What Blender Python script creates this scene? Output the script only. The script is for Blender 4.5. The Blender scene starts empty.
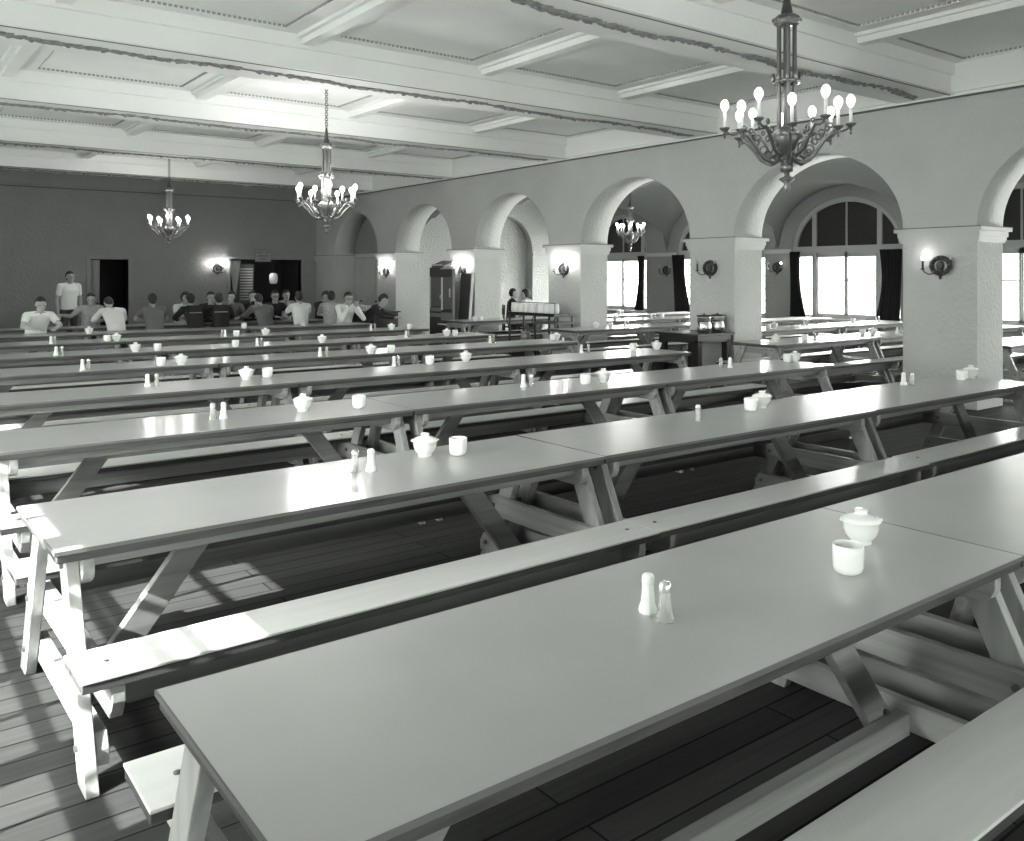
import bpy, bmesh, math, random
from mathutils import Vector, Matrix
from math import pi, sin, cos, sqrt, radians
random.seed(7)
S = bpy.context.scene
C = S.collection
# ------------------------------------------------------------------ camera geometry
FPX, UC, HZ, CAMH = 872.0, 512.0, 277.0, 1.71
FW = Vector((.6032, .7976, 0)); RT = Vector((.7976, -.6032, 0))
def at(u, v, z):
    """ground-plan point of something standing at height z"""
    d = FPX * (CAMH - z) / (v - HZ)
    p = FW * d + RT * (d * (u - UC) / FPX)
    return p.x, p.y
def atY(u, Y):
    t = (u - UC) / FPX
    return Y * (FW.x + RT.x * t) / (FW.y + RT.y * t)
# ------------------------------------------------------------------ materials
def tint(v, a=1.0):
    return (v * .984, v, v * .978, a)
MATS = {}
def mat(name, v=.5, rough=.6, metal=0.0, emit=0.0, bump=0.0, bscale=60, vary=0.0, vscale=(3, 3, 3), coat=0.0, rnd=0.0, bdist=.02, spec=.5):
    if name in MATS: return MATS[name]
    m = bpy.data.materials.new(name); m.use_nodes = True
    nt = m.node_tree; b = nt.nodes['Principled BSDF']
    b.inputs['Base Color'].default_value = tint(v)
    b.inputs['Roughness'].default_value = rough
    b.inputs['Metallic'].default_value = metal
    b.inputs['Coat Weight'].default_value = coat
    b.inputs['Coat Roughness'].default_value = .16
    b.inputs['Specular IOR Level'].default_value = spec
    if emit:
        b.inputs['Emission Color'].default_value = (1, 1, .97, 1)
        b.inputs['Emission Strength'].default_value = emit
    L = nt.links.new
    tc = nt.nodes.new('ShaderNodeTexCoord')
    if vary or rnd:
        mp = nt.nodes.new('ShaderNodeMapping'); mp.inputs['Scale'].default_value = vscale
        nz = nt.nodes.new('ShaderNodeTexNoise'); nz.inputs['Scale'].default_value = 1; nz.inputs['Detail'].default_value = 5
        L(tc.outputs['Object'], mp.inputs[0]); L(mp.outputs[0], nz.inputs['Vector'])
        mr = nt.nodes.new('ShaderNodeMapRange')
        mr.inputs['From Min'].default_value = .3; mr.inputs['From Max'].default_value = .7
        mr.inputs['To Min'].default_value = 1 - vary; mr.inputs['To Max'].default_value = 1 + vary
        L(nz.outputs['Fac'], mr.inputs['Value'])
        val = mr.outputs[0]
        if rnd:
            oi = nt.nodes.new('ShaderNodeObjectInfo')
            m2 = nt.nodes.new('ShaderNodeMapRange'); m2.inputs['To Min'].default_value = 1 - rnd; m2.inputs['To Max'].default_value = 1 + rnd
            L(oi.outputs['Random'], m2.inputs['Value'])
            mu = nt.nodes.new('ShaderNodeMath'); mu.operation = 'MULTIPLY'
            L(val, mu.inputs[0]); L(m2.outputs[0], mu.inputs[1]); val = mu.outputs[0]
        vm = nt.nodes.new('ShaderNodeVectorMath'); vm.operation = 'SCALE'
        vm.inputs[0].default_value = tint(v)[:3]
        L(val, vm.inputs['Scale']); L(vm.outputs[0], b.inputs['Base Color'])
    if bump:
        n2 = nt.nodes.new('ShaderNodeTexNoise'); n2.inputs['Scale'].default_value = bscale; n2.inputs['Detail'].default_value = 4
        L(tc.outputs['Object'], n2.inputs['Vector'])
        bp = nt.nodes.new('ShaderNodeBump'); bp.inputs['Strength'].default_value = bump; bp.inputs['Distance'].default_value = bdist
        L(n2.outputs['Fac'], bp.inputs['Height']); L(bp.outputs[0], b.inputs['Normal'])
    MATS[name] = m
    return m
def glass_mat(name, tr=.9, rough=.03, v=.9):
    m = bpy.data.materials.new(name); m.use_nodes = True
    nt = m.node_tree; nt.nodes.clear()
    o = nt.nodes.new('ShaderNodeOutputMaterial'); t = nt.nodes.new('ShaderNodeBsdfTransparent'); g = nt.nodes.new('ShaderNodeBsdfPrincipled')
    g.inputs['Roughness'].default_value = rough; g.inputs['Base Color'].default_value = tint(v)
    t.inputs['Color'].default_value = tint(.97)
    mx = nt.nodes.new('ShaderNodeMixShader'); mx.inputs[0].default_value = 1 - tr
    nt.links.new(t.outputs[0], mx.inputs[1]); nt.links.new(g.outputs[0], mx.inputs[2]); nt.links.new(mx.outputs[0], o.inputs[0])
    MATS[name] = m; return m
def floor_mat():
    m = bpy.data.materials.new('floorboards'); m.use_nodes = True
    nt = m.node_tree; b = nt.nodes['Principled BSDF']; L = nt.links.new
    tc = nt.nodes.new('ShaderNodeTexCoord')
    br = nt.nodes.new('ShaderNodeTexBrick')
    br.inputs['Scale'].default_value = 1; br.inputs['Brick Width'].default_value = 2.9; br.inputs['Row Height'].default_value = .135
    br.inputs['Mortar Size'].default_value = .005; br.inputs['Color1'].default_value = tint(FLOOR_V * .85); br.inputs['Color2'].default_value = tint(FLOOR_V * 1.15)
    br.inputs['Mortar'].default_value = tint(.01); br.offset = .37
    L(tc.outputs['Object'], br.inputs['Vector'])
    mp = nt.nodes.new('ShaderNodeMapping'); mp.inputs['Scale'].default_value = (1.2, 30, 1)
    nz = nt.nodes.new('ShaderNodeTexNoise'); nz.inputs['Scale'].default_value = 1; nz.inputs['Detail'].default_value = 6
    L(tc.outputs['Object'], mp.inputs[0]); L(mp.outputs[0], nz.inputs['Vector'])
    mr = nt.nodes.new('ShaderNodeMapRange'); mr.inputs['To Min'].default_value = .6; mr.inputs['To Max'].default_value = 1.4
    L(nz.outputs['Fac'], mr.inputs['Value'])
    vm = nt.nodes.new('ShaderNodeVectorMath'); vm.operation = 'SCALE'
    L(br.outputs['Color'], vm.inputs[0]); L(mr.outputs[0], vm.inputs['Scale']); L(vm.outputs[0], b.inputs['Base Color'])
    b.inputs['Roughness'].default_value = .7; b.inputs['Specular IOR Level'].default_value = .08
    return m
FLOOR_V = .045
M_FLOOR = floor_mat()
def stucco_mat(name, v, strength, scale, dist):
    """hand-trowelled plaster: large soft strokes plus fine grain"""
    m = mat(name, v, .75, bump=strength, bscale=scale, bdist=dist, vary=.04, vscale=(1.5, 1.5, 1.5))
    return m
M_WALL = stucco_mat('stucco_wall', .54, .55, 16, .035)
M_ROUGH = stucco_mat('rough_stucco', .56, .9, 22, .05)
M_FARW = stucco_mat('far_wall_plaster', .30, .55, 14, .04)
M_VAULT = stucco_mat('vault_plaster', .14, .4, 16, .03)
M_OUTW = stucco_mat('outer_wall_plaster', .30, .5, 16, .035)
M_CEIL = mat('ceiling_paint', .86, .6, bump=.15, bscale=25, bdist=.01, vary=.03, vscale=(.8, .8, .8))
M_PANEL = mat('ceiling_panel', .90, .7, vary=.05, vscale=(1, 1, 1))
M_DENT = mat('dentil_dark', .36, .7)
M_GAR = mat('garland_paint', .24, .7, vary=.35, vscale=(14, 14, 14), rnd=.1)
M_TRIM = mat('molding_paint', .55, .5)
M_CAPLINE = mat('cap_line_dark', .16, .6)
M_LINE = mat('dark_picture_rail', .12, .5)
M_FRAME = mat('window_paint', .42, .45)
M_SHADE = mat('blackout_shade', .012, .55)
M_GLASS = glass_mat('window_glass', .94)
M_CURT = mat('dark_curtain', .010, .9)
M_LINO = mat('grey_linoleum', .38, .38, vary=.05, vscale=(2.5, 2.5, 2.5), rnd=.05, coat=.6, spec=.45)
M_WX = mat('wood_along', .22, .5, vary=.22, vscale=(1.2, 26, 26), rnd=.10, spec=.35)
M_WY = mat('wood_across', .34, .5, vary=.20, vscale=(26, 1.2, 26), rnd=.12, spec=.35)
M_WZ = mat('wood_upright', .32, .5, vary=.18, vscale=(26, 26, 1.6), rnd=.12, spec=.35)
M_EDGE = mat('wood_edge_band', .06, .5, vary=.3, vscale=(4, 40, 40), rnd=.08, spec=.35)
M_SEAT = mat('bench_seat_lino', .66, .3, vary=.05, vscale=(1.5, 20, 20), rnd=.05, spec=.4)
M_BOLT = mat('bolt_steel', .18, .35, metal=.8)
M_CHINA = mat('white_china', .90, .22, coat=.4)
M_SALT = mat('white_shaker', .85, .35)
M_SGL = glass_mat('shaker_glass', .68, .08, .75)
M_CAP = mat('nickel_cap', .75, .25, metal=.7)
M_BRASS = mat('silvered_metal', .16, .35, metal=.7)
M_BRASSD = mat('dark_bronze', .06, .4, metal=.4)
M_CANDLE = mat('candle_tube', .85, .5)
M_BULB = mat('lit_bulb', .9, .3, emit=12)
M_BULB2 = mat('lit_bulb_small', .9, .3, emit=10)
M_UNLIT = mat('unlit_bulb', .5, .2)
M_DARKWOOD = mat('dark_wood', .014, .35, vary=.2, vscale=(3, 20, 20))
M_GREYWOOD = mat('grey_wood', .11, .5, vary=.25, vscale=(3, 3, 24))
M_STEEL = mat('polished_steel', .8, .34, metal=1.0)
M_DOOR = mat('door_paint', .50, .5)
M_DARKROOM = mat('dark_room_paint', .05, .8)
M_CAB = mat('cabinet_enamel', .05, .35)
M_CABL = mat('cabinet_panel', .13, .4)
M_CABW = mat('cabinet_trim', .5, .35)
M_SKIN = mat('skin', .36, .55)
M_EYE = mat('eye_dark', .02, .3)
M_HAIR = mat('hair_dark', .018, .6)
M_WHITE = mat('white_cotton', .72, .85)
M_LGREY = mat('light_grey_cloth', .36, .9, vary=.25, vscale=(30, 30, 30))
M_GREY = mat('grey_cloth', .13, .9)
M_NAVY = mat('navy_cloth', .014, .85)
M_TROU = mat('dark_trousers', .05, .9)
M_SHOE = mat('shoe_leather', .015, .4)
M_SIGN = mat('sign_card', .34, .7)
M_INK = mat('sign_ink', .05, .7)
M_PAPER = mat('lamp_shade_glass', .75, .5)
# ------------------------------------------------------------------ mesh helper
class MB:
    def __init__(s): s.v = []; s.f = []; s.sm = []
    def add(s, vs, fs, smooth=False):
        n = len(s.v); s.v += [tuple(p) for p in vs]; s.f += [tuple(i + n for i in f) for f in fs]; s.sm += [smooth] * len(fs)
    def box(s, x0, x1, y0, y1, z0, z1):
        s.add([(x0, y0, z0), (x1, y0, z0), (x1, y1, z0), (x0, y1, z0), (x0, y0, z1), (x1, y0, z1), (x1, y1, z1), (x0, y1, z1)],
              [(0, 3, 2, 1), (4, 5, 6, 7), (0, 1, 5, 4), (1, 2, 6, 5), (2, 3, 7, 6), (3, 0, 4, 7)]); return s
    def prism(s, poly, axis, a0, a1):
        """extrude a 2D polygon (counter-clockwise in the other two axes) along an axis"""
        n = len(poly)
        def P(p, a):
            if axis == 'x': return (a, p[0], p[1])
            if axis == 'y': return (p[0], a, p[1])
            return (p[0], p[1], a)
        vs = [P(p, a0) for p in poly] + [P(p, a1) for p in poly]
        fs = [tuple(range(n)), tuple(range(2 * n - 1, n - 1, -1))] + [(i, n + i, n + (i + 1) % n, (i + 1) % n) for i in range(n)]
        s.add(vs, fs); return s
    def plank(s, a, b, w, t, up=(0, 0, 1)):
        """board from a to b; w across (in 'side' direction), t in thickness"""
        a = Vector(a); b = Vector(b); d = (b - a).normalized(); upv = Vector(up)
        sd = d.cross(upv).normalized(); nn = sd.cross(d).normalized()
        vs = []
        for p in (a, b):
            for q, r in ((-1, -1), (1, -1), (1, 1), (-1, 1)): vs.append(p + sd * (q * t / 2) + nn * (r * w / 2))
        s.add(vs, [(0, 1, 2, 3), (7, 6, 5, 4), (0, 4, 5, 1), (1, 5, 6, 2), (2, 6, 7, 3), (3, 7, 4, 0)]); return s
    def tube(s, pts, r, seg=8, cap=True):
        pts = [Vector(p) for p in pts]; n = len(pts)
        rs = r if isinstance(r, (list, tuple)) else [r] * n
        vs = []; prev = None
        for i, p in enumerate(pts):
            d = (pts[min(i + 1, n - 1)] - pts[max(i - 1, 0)])
            d = d.normalized() if d.length > 1e-9 else Vector((0, 0, 1))
            if prev is None:
                prev = Vector((0, 0, 1)).cross(d)
                if prev.length < .1: prev = Vector((1, 0, 0)).cross(d)
            e1 = (prev - d * prev.dot(d)).normalized(); prev = e1; e2 = d.cross(e1)
            for k in range(seg):
                a = 2 * pi * k / seg; vs.append(p + (e1 * cos(a) + e2 * sin(a)) * rs[i])
        fs = [(i * seg + k, i * seg + (k + 1) % seg, (i + 1) * seg + (k + 1) % seg, (i + 1) * seg + k) for i in range(n - 1) for k in range(seg)]
        s.add(vs, fs, True)
        if cap: s.add(vs[:seg], [tuple(range(seg - 1, -1, -1))]); s.add(vs[-seg:], [tuple(range(seg))])
        return s
    def lathe(s, prof, c=(0, 0, 0), seg=24, sy=1.0, smooth=True):
        vs = []; n = len(prof)
        for r, z in prof:
            for k in range(seg):
                a = 2 * pi * k / seg; vs.append((c[0] + r * cos(a), c[1] + r * sin(a) * sy, c[2] + z))
        fs = [(i * seg + k, i * seg + (k + 1) % seg, (i + 1) * seg + (k + 1) % seg, (i + 1) * seg + k) for i in range(n - 1) for k in range(seg)]
        if prof[0][0] > 1e-6: fs.append(tuple(range(seg - 1, -1, -1)))
        if prof[-1][0] > 1e-6: fs.append(tuple(range((n - 1) * seg, n * seg)))
        s.add(vs, fs, smooth); return s
    def ball(s, c, r, seg=12, rings=8, rot=None):
        r = r if isinstance(r, (tuple, list)) else (r, r, r)
        vs = [(0, 0, -1)]; 
        for i in range(1, rings):
            a = -pi / 2 + pi * i / rings
            for k in range(seg): b = 2 * pi * k / seg; vs.append((cos(a) * cos(b), cos(a) * sin(b), sin(a)))
        vs.append((0, 0, 1)); L = len(vs) - 1
        out = []
        for p in vs:
            q = Vector((p[0] * r[0], p[1] * r[1], p[2] * r[2]))
            if rot is not None: q = rot @ q
            out.append(q + Vector(c))
        fs = [(0, 1 + (k + 1) % seg, 1 + k) for k in range(seg)]
        for i in range(rings - 2):
            for k in range(seg):
                a = 1 + i * seg; fs.append((a + k, a + (k + 1) % seg, a + seg + (k + 1) % seg, a + seg + k))
        a = 1 + (rings - 2) * seg
        fs += [(a + k, a + (k + 1) % seg, L) for k in range(seg)]
        s.add(out, fs, True); return s
    def torus(s, c, R, r, axis=(0, 0, 1), seg=20, ms=8, sy=1.0):
        ax = Vector(axis).normalized(); e1 = ax.orthogonal().normalized()
        if abs(ax.z) < .5: e1 = Vector((0, 0, 1))
        e2 = ax.cross(e1)
        vs = []
        for i in range(seg):
            a = 2 * pi * i / seg; d = e1 * cos(a) + e2 * sin(a)
            cc = Vector(c) + e1 * cos(a) * R + e2 * sin(a) * R * sy
            for k in range(ms): b = 2 * pi * k / ms; vs.append(cc + d * (cos(b) * r) + ax * (sin(b) * r))
        fs = [(i * ms + k, ((i + 1) % seg) * ms + k, ((i + 1) % seg) * ms + (k + 1) % ms, i * ms + (k + 1) % ms) for i in range(seg) for k in range(ms)]
        s.add(vs, fs, True); return s
    def mesh(s, name, m, bev=0.0):
        me = bpy.data.meshes.new(name); me.from_pydata(s.v, [], s.f); me.update()
        for p, q in zip(me.polygons, s.sm): p.use_smooth = q
        me.materials.append(m)
        bm = bmesh.new(); bm.from_mesh(me)
        if bev: bmesh.ops.bevel(bm, geom=list(bm.edges), offset=bev, segments=1, affect='EDGES')
        bmesh.ops.recalc_face_normals(bm, faces=list(bm.faces)); bm.to_mesh(me); bm.free()
        return me
    def build(s, name, m, parent=None, bev=0.0, loc=None, rz=None):
        o = bpy.data.objects.new(name, s.mesh(name, m, bev)); C.objects.link(o)
        if parent: o.parent = parent
        if loc: o.location = loc
        if rz is not None: o.rotation_euler.z = rz
        return o
def tag(o, label=None, cat=None, group=None, kind=None):
    if label: o['label'] = label
    if cat: o['category'] = cat
    if group: o['group'] = group
    if kind: o['kind'] = kind
    return o
def thing(name, label, cat, loc=(0, 0, 0), rz=0, group=None):
    o = bpy.data.objects.new(name, None); C.objects.link(o); o.location = loc; o.rotation_euler.z = rz
    o.empty_display_size = .1
    return tag(o, label, cat, group)
KIDS = {}
def copy_tree(o, parent=None):
    c = o.copy(); C.objects.link(c); c.parent = parent
    for ch in o.children: copy_tree(ch, c)
    return c
def place(proto, loc, rz, label, group=None, first=[]):
    if proto.name not in first: first.append(proto.name); o = proto
    else: o = copy_tree(proto)
    o.location = loc; o.rotation_euler.z = rz; o['label'] = label
    if group: o['group'] = group
    return o
# ------------------------------------------------------------------ light levels
E_OUT, E_LEFT, E_BACK = [750, 750, 900, 1000, 1200, 1000], [560, 220, 80, 50], [420, 100, 50, 80]
E_SUN, E_SKY, EXPO = 30.0, 8.0, 0.28
# ------------------------------------------------------------------ the room
XW, TW, XE, XL, YF, YB = 11.5, .72, 18.5, -1.6, 25.3, -5.0
ZC, ZB, CAP = 4.51, 4.09, 2.36
PIL = [(-5.0, -4.9), (-2.18, -1.2), (1.57, 2.56), (5.32, 6.31), (9.18, 10.13), (12.95, 13.95), (16.64, 17.62), (20.32, 21.32), (24.0, 25.3)]
def arch_wall(mb, P, a0, a1, H, T, ops, z0=0.0, seg=40):
    """wall from a0 to a1 with openings (s0, s1, sill, spring, rise); P(s, t, z) -> world"""
    def quad(p, q, r, s_, sm=False): mb.add([p, q, r, s_], [(0, 1, 2, 3)], sm)
    cur = a0
    def solid(s0, s1, za, zb):
        if s1 - s0 < 1e-6 or zb - za < 1e-6: return
        for t in (0, T): quad(P(s0, t, za), P(s1, t, za), P(s1, t, zb), P(s0, t, zb))
    for (s0, s1, sill, spring, rise) in sorted(ops):
        solid(cur, s0, z0, H)
        c = (s0 + s1) / 2; hw = (s1 - s0) / 2
        def za(s_): return spring + rise * sqrt(max(0, 1 - ((s_ - c) / hw) ** 2))
        n = seg if rise > 0 else 1
        ss = [c - hw * cos(pi * i / n) for i in range(n + 1)]
        for i in range(n):
            a, b = ss[i], ss[i + 1]
            for t in (0, T): quad(P(a, t, za(a)), P(b, t, za(b)), P(b, t, H), P(a, t, H))
            quad(P(a, 0, za(a)), P(b, 0, za(b)), P(b, T, za(b)), P(a, T, za(a)), rise > 0)
        if sill > z0:
            solid(s0, s1, z0, sill); quad(P(s0, 0, sill), P(s1, 0, sill), P(s1, T, sill), P(s0, T, sill))
        for e in (s0, s1): quad(P(e, 0, max(sill, z0)), P(e, T, max(sill, z0)), P(e, T, spring), P(e, 0, spring))
        cur = s1
    solid(cur, a1, z0, H)
    for e in (a0, a1): quad(P(e, 0, z0), P(e, T, z0), P(e, T, H), P(e, 0, H))
    quad(P(a0, 0, H), P(a1, 0, H), P(a1, T, H), P(a0, T, H))
def weld(o):
    bm = bmesh.new(); bm.from_mesh(o.data); bmesh.ops.remove_doubles(bm, verts=bm.verts, dist=1e-5)
    bmesh.ops.recalc_face_normals(bm, faces=list(bm.faces)); bm.to_mesh(o.data); bm.free()
def struct(o): o['kind'] = 'structure'; return o
struct(MB().box(XL - .4, XE + .4, YB - .2, YF + 3.2, -.15, 0).build('floor', M_FLOOR))
# main-hall ceiling: panels, beams, ribs
ceil_ = struct(MB().box(XL - .1, XW + .1, YB - .1, YF + .1, ZC, ZC + .15).build('ceiling', M_PANEL))
BEAMS = [(-2.15, -1.4), (1.70, 2.45), (5.60, 6.35), (9.45, 10.20), (13.30, 14.05), (17.45, 18.15), (21.45, 22.15)]
RIBS = [-.89, 1.64, 4.17, 6.68, 9.21]
def garland(y, x0, x1, seed):
    """carved leaf-and-ribbon relief that winds along the underside of a beam"""
    rr = random.Random(seed); mb = MB(); x = x0
    path = lambda q: y + .045 * sin(q * 2.1 + seed) + .02 * sin(q * 5.3)
    mb.tube([(x0 + i * .1, path(x0 + i * .1), ZB - .004) for i in range(int((x1 - x0) / .1))], .014, 5)
    while x < x1 - .1:
        yy = path(x)
        if sin(x * 2.1 + seed) > -.85 or rr.random() < .5:
            for sd in (-1, 1):
                a = rr.uniform(.15, .6) * sd
                R = Matrix.Rotation(a, 3, 'Z')
                mb.ball((x + rr.uniform(-.02, .02), yy + sd * rr.uniform(.018, .05), ZB - .006), (rr.uniform(.05, .085), rr.uniform(.018, .032), .016), 8, 4, R)
            if rr.random() < .22: mb.ball((x, yy, ZB - .01), .032, 8, 5)
        x += rr.uniform(.07, .11)
    return mb
for bi, (y0, y1) in enumerate(BEAMS):
    mb = MB(); mb.box(XL, XW, y0, y1, ZB, ZC)
    # stepped cheek mouldings
    for (yy, sg) in ((y0, -1), (y1, 1)):
        mb.box(XL, XW, min(yy, yy + sg * .045), max(yy, yy + sg * .045), ZB + .24, ZC)
        mb.box(XL, XW, min(yy, yy + sg * .02), max(yy, yy + sg * .02), ZB, ZB + .03)
    bm_ = mb.build('ceiling_beam', M_CEIL, ceil_)
    MB().box(XL, XW - .02, y0 + .035, y0 + .05, ZB - .006, ZB + .002).build('bead_line', M_LINE, bm_)
    if bi > 1: garland((y0 + y1) / 2, XL + .1, XW - .12, bi).build('garland', M_GAR, bm_)
edges = [YB] + [e for b in BEAMS for e in b] + [YF]
bays = [(edges[i], edges[i + 1]) for i in range(0, len(edges), 2)]
for (ya, yb) in bays:
    for rx in RIBS:
        MB().box(rx - .075, rx + .075, ya, yb, ZC - .14, ZC).box(rx - .13, rx + .13, ya, yb, ZC - .07, ZC).box(rx - .17, rx + .17, ya, yb, ZC - .03, ZC).build('ceiling_rib', M_CEIL, ceil_)
    xs = [XL] + RIBS + [XW]
    mb = MB(); md = MB()
    for i in range(len(xs) - 1):
        a, b = xs[i] + (.17 if i else .05), xs[i + 1] - (.17 if i < len(xs) - 2 else .05)
        c, d = ya + .045, yb - .045
        if b - a < .5 or d - c < .5: continue
        w = .15
        mb.box(a, b, c, c + w, ZC - .03, ZC).box(a, b, d - w, d, ZC - .03, ZC).box(a, a + w, c + w, d - w, ZC - .03, ZC).box(b - w, b, c + w, d - w, ZC - .03, ZC)
        a += w; b -= w; c += w; d -= w
        n = int((b - a) / .055)
        for k in range(n):
            x = a + (k + .5) * (b - a) / n
            md.box(x - .016, x + .016, c - .002, c + .016, ZC - .022, ZC); md.box(x - .016, x + .016, d - .016, d + .002, ZC - .022, ZC)
        n = int((d - c) / .055)
        for k in range(n):
            y = c + (k + .5) * (d - c) / n
            md.box(a - .002, a + .016, y - .016, y + .016, ZC - .022, ZC); md.box(b - .016, b + .002, y - .016, y + .016, ZC - .022, ZC)
    po = mb.build('panel_border', M_CEIL, ceil_); md.build('dentil_moulding', M_DENT, po)
# crown along the arcade and the far wall, with its dark picture rail
cr = MB(); cr.box(XW - .10, XW, YB, YF, ZB + .02, ZC).box(XW - .05, XW, YB, YF, ZB - .02, ZB + .04)
struct(cr.build('trim_1', M_CEIL))
struct(MB().box(XW - .035, XW + .0, YB, YF, ZB - .045, ZB - .022).build('trim_2', M_LINE))
cr = MB(); cr.box(XL, XW, YF - .14, YF, ZB - .0, ZC).box(XL, XW, YF - .07, YF, ZB - .05, ZB)
struct(cr.build('trim_3', M_FARW)); struct(MB().box(XL, XW, YF - .09, YF, ZB - .075, ZB - .052).build('trim_4', M_LINE))
# arcade wall
mb = MB(); ops = [(PIL[i][1], PIL[i + 1][0], 0, CAP, 1.20) for i in range(len(PIL) - 1)]
arch_wall(mb, lambda s, t, z: (XW + t, s, z), YB, YF, ZC, TW, ops, z0=CAP - .01, seg=48)
arc = struct(mb.build('wall_arcade', M_WALL)); weld(arc)
for (a, b) in PIL:
    p = MB().box(XW, XW + TW, a, b, 0, CAP).build('pillar', M_WALL, arc)
    e = .06
    cp = MB()
    for (z0, z1, g) in ((CAP - .20, CAP - .165, .022), (CAP - .165, CAP - .12, .035), (CAP - .12, CAP - .05, .05), (CAP - .05, CAP, .085)):
        cp.box(XW - g, XW + TW + g, a - g, b + g, z0, z1)
    cp.build('pillar_cap', M_TRIM, p)
    MB().box(XW - .088, XW + TW + .088, a - .088, b + .088, CAP - .004, CAP + .010).build('cap_line', M_CAPLINE, p)  # thin dark strip around the top edge of the cap
# bay windows of the outer room
WC = [.2, 3.94, 7.75, 11.60, 15.29, 19.04]; SILL, SPR, RISE = .72, 2.40, 1.19
WHS = {19.04: 1.10, 11.60: 1.42}
hwid = lambda c: WHS.get(c, 1.50)
mb = MB(); arch_wall(mb, lambda s, t, z: (XE + t, s, z), YB, 20.6, 4.6, .35, [(c - hwid(c), c + hwid(c), SILL, SPR, RISE) for c in WC])
ow = struct(mb.build('wall_outer', M_OUTW)); weld(ow)
for i, c in enumerate(WC):       # string moulding between the windows
    a = c + hwid(c); b = (WC[i + 1] - hwid(WC[i + 1])) if i < 5 else 20.5
    MB().box(XE - .05, XE, a, b, CAP - .0, CAP + .04).box(XE - .03, XE, a, b, CAP - .06, CAP).build('string_molding', M_TRIM, ow)
def arch_ring(mb, hw, spring, rise, w, d0, d1, n=40):
    """flat arched band in local x/z, between depth d0 and d1 (local y)"""
    for i in range(n):
        a, b = pi * i / n, pi * (i + 1) / n
        vs = []
        for d in (d0, d1):
            for (q, rr) in ((a, 0), (b, 0), (b, w), (a, w)):
                vs.append((-(hw - rr) * cos(q), d, spring + (rise - rr) * sin(q)))
        mb.add(vs, [(0, 1, 2, 3), (7, 6, 5, 4), (0, 4, 5, 1), (1, 5, 6, 2), (2, 6, 7, 3), (3, 7, 4, 0)])
def half_disc(mb, hw, spring, rise, d, x0, x1, n=24):
    xs = [x0 + (x1 - x0) * i / n for i in range(n + 1)]
    f = lambda x: spring + rise * sqrt(max(0, 1 - (x / hw) ** 2))
    for i in range(n):
        a, b = xs[i], xs[i + 1]
        mb.add([(a, d, spring), (b, d, spring), (b, d, f(b)), (a, d, f(a))], [(0, 1, 2, 3)])
        mb.add([(a, d + .01, spring), (b, d + .01, spring), (b, d + .01, f(b)), (a, d + .01, f(a))], [(3, 2, 1, 0)])
def make_window(n, loc, rz, WH=1.5, grid=False):
    """arched window; local x along the wall, local -y towards the room"""
    f = MB(); D0, D1 = .10, .18
    arch_ring(f, WH, SPR, RISE, .11, D0 - .02, D1)
    for sx in (-1, 1): f.box(min(sx * WH, sx * (WH - .075)), max(sx * WH, sx * (WH - .075)), D0 - .02, D1, SILL, SPR)
    f.box(-WH, WH, D0 - .03, D1, SPR - .10, SPR + .05)                 # transom
    f.box(-WH, WH, D0 - .02, D1, SILL, SILL + .07)
    for sx in (-min(.84, WH - .22), min(.84, WH - .22)):
        zt = SPR + RISE * sqrt(1 - (sx / WH) ** 2)
        f.box(sx - .055, sx + .055, D0 - .01, D1, SILL, zt - .02)
    f.box(-.02, .02, D0 + .02, D1 - .02, SPR, SPR + RISE - .05)
    fr = f.build('window_%d' % n, M_FRAME, loc=loc, rz=rz); struct(fr)
    c = MB()
    for sx in (-1, 1):                                                  # two centre casements
        q_ = min(.785, WH - .275); a, b = (0.004, q_) if sx > 0 else (-q_, -.004)
        c.box(a, a + .045, D0 + .01, D1 - .02, SILL + .07, SPR - .07).box(b - .045, b, D0 + .01, D1 - .02, SILL + .07, SPR - .07)
        c.box(a, b, D0 + .01, D1 - .02, SILL + .07, SILL + .12).box(a, b, D0 + .01, D1 - .02, SPR - .22, SPR - .10)
        c.box(a, b, D0 + .03, D1 - .03, 1.62, 1.655)
        q_ += .11; a, b = (q_, WH - .075) if sx > 0 else (-WH + .075, -q_)     # side lights with small panes
        for k in range(1, 5): c.box(a, b, D0 + .03, D1 - .03, SILL + .05 + k * .32, SILL + .075 + k * .32)
        c.box(a, b, D0 + .01, D1 - .02, SPR - .2, SPR - .1)
        m_ = (a + b) / 2; c.box(m_ - .007, m_ + .007, D0 + .03, D1 - .03, SILL, SPR)
    if grid:
        for k in range(1, 5): c.box(-WH + .08, WH - .08, D0 + .03, D1 - .03, SILL + .05 + k * .30, SILL + .085 + k * .30)
        for q in (-.4, .4): c.box(q - .015, q + .015, D0 + .03, D1 - .03, SILL, SPR - .1)
    c.build('casement', M_FRAME, fr)
    MB().box(-WH + .05, WH - .05, D0 + .05, D0 + .056, SILL + .03, SPR - .03).build('glass', M_GLASS, fr)
    sh = MB(); half_disc(sh, WH - .05, SPR + .02, RISE - .06, D0 + .045, -WH + .08, WH - .08); sh.build('lunette_shade', M_SHADE, fr)
    MB().box(-WH - .03, WH + .03, -.06, D0, SILL - .05, SILL).build('window_sill', M_FRAME, fr)
    return fr
wn = 0
for c in WC:
    wn += 1; make_window(wn, (XE, c, 0), -pi / 2, hwid(c))
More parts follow.
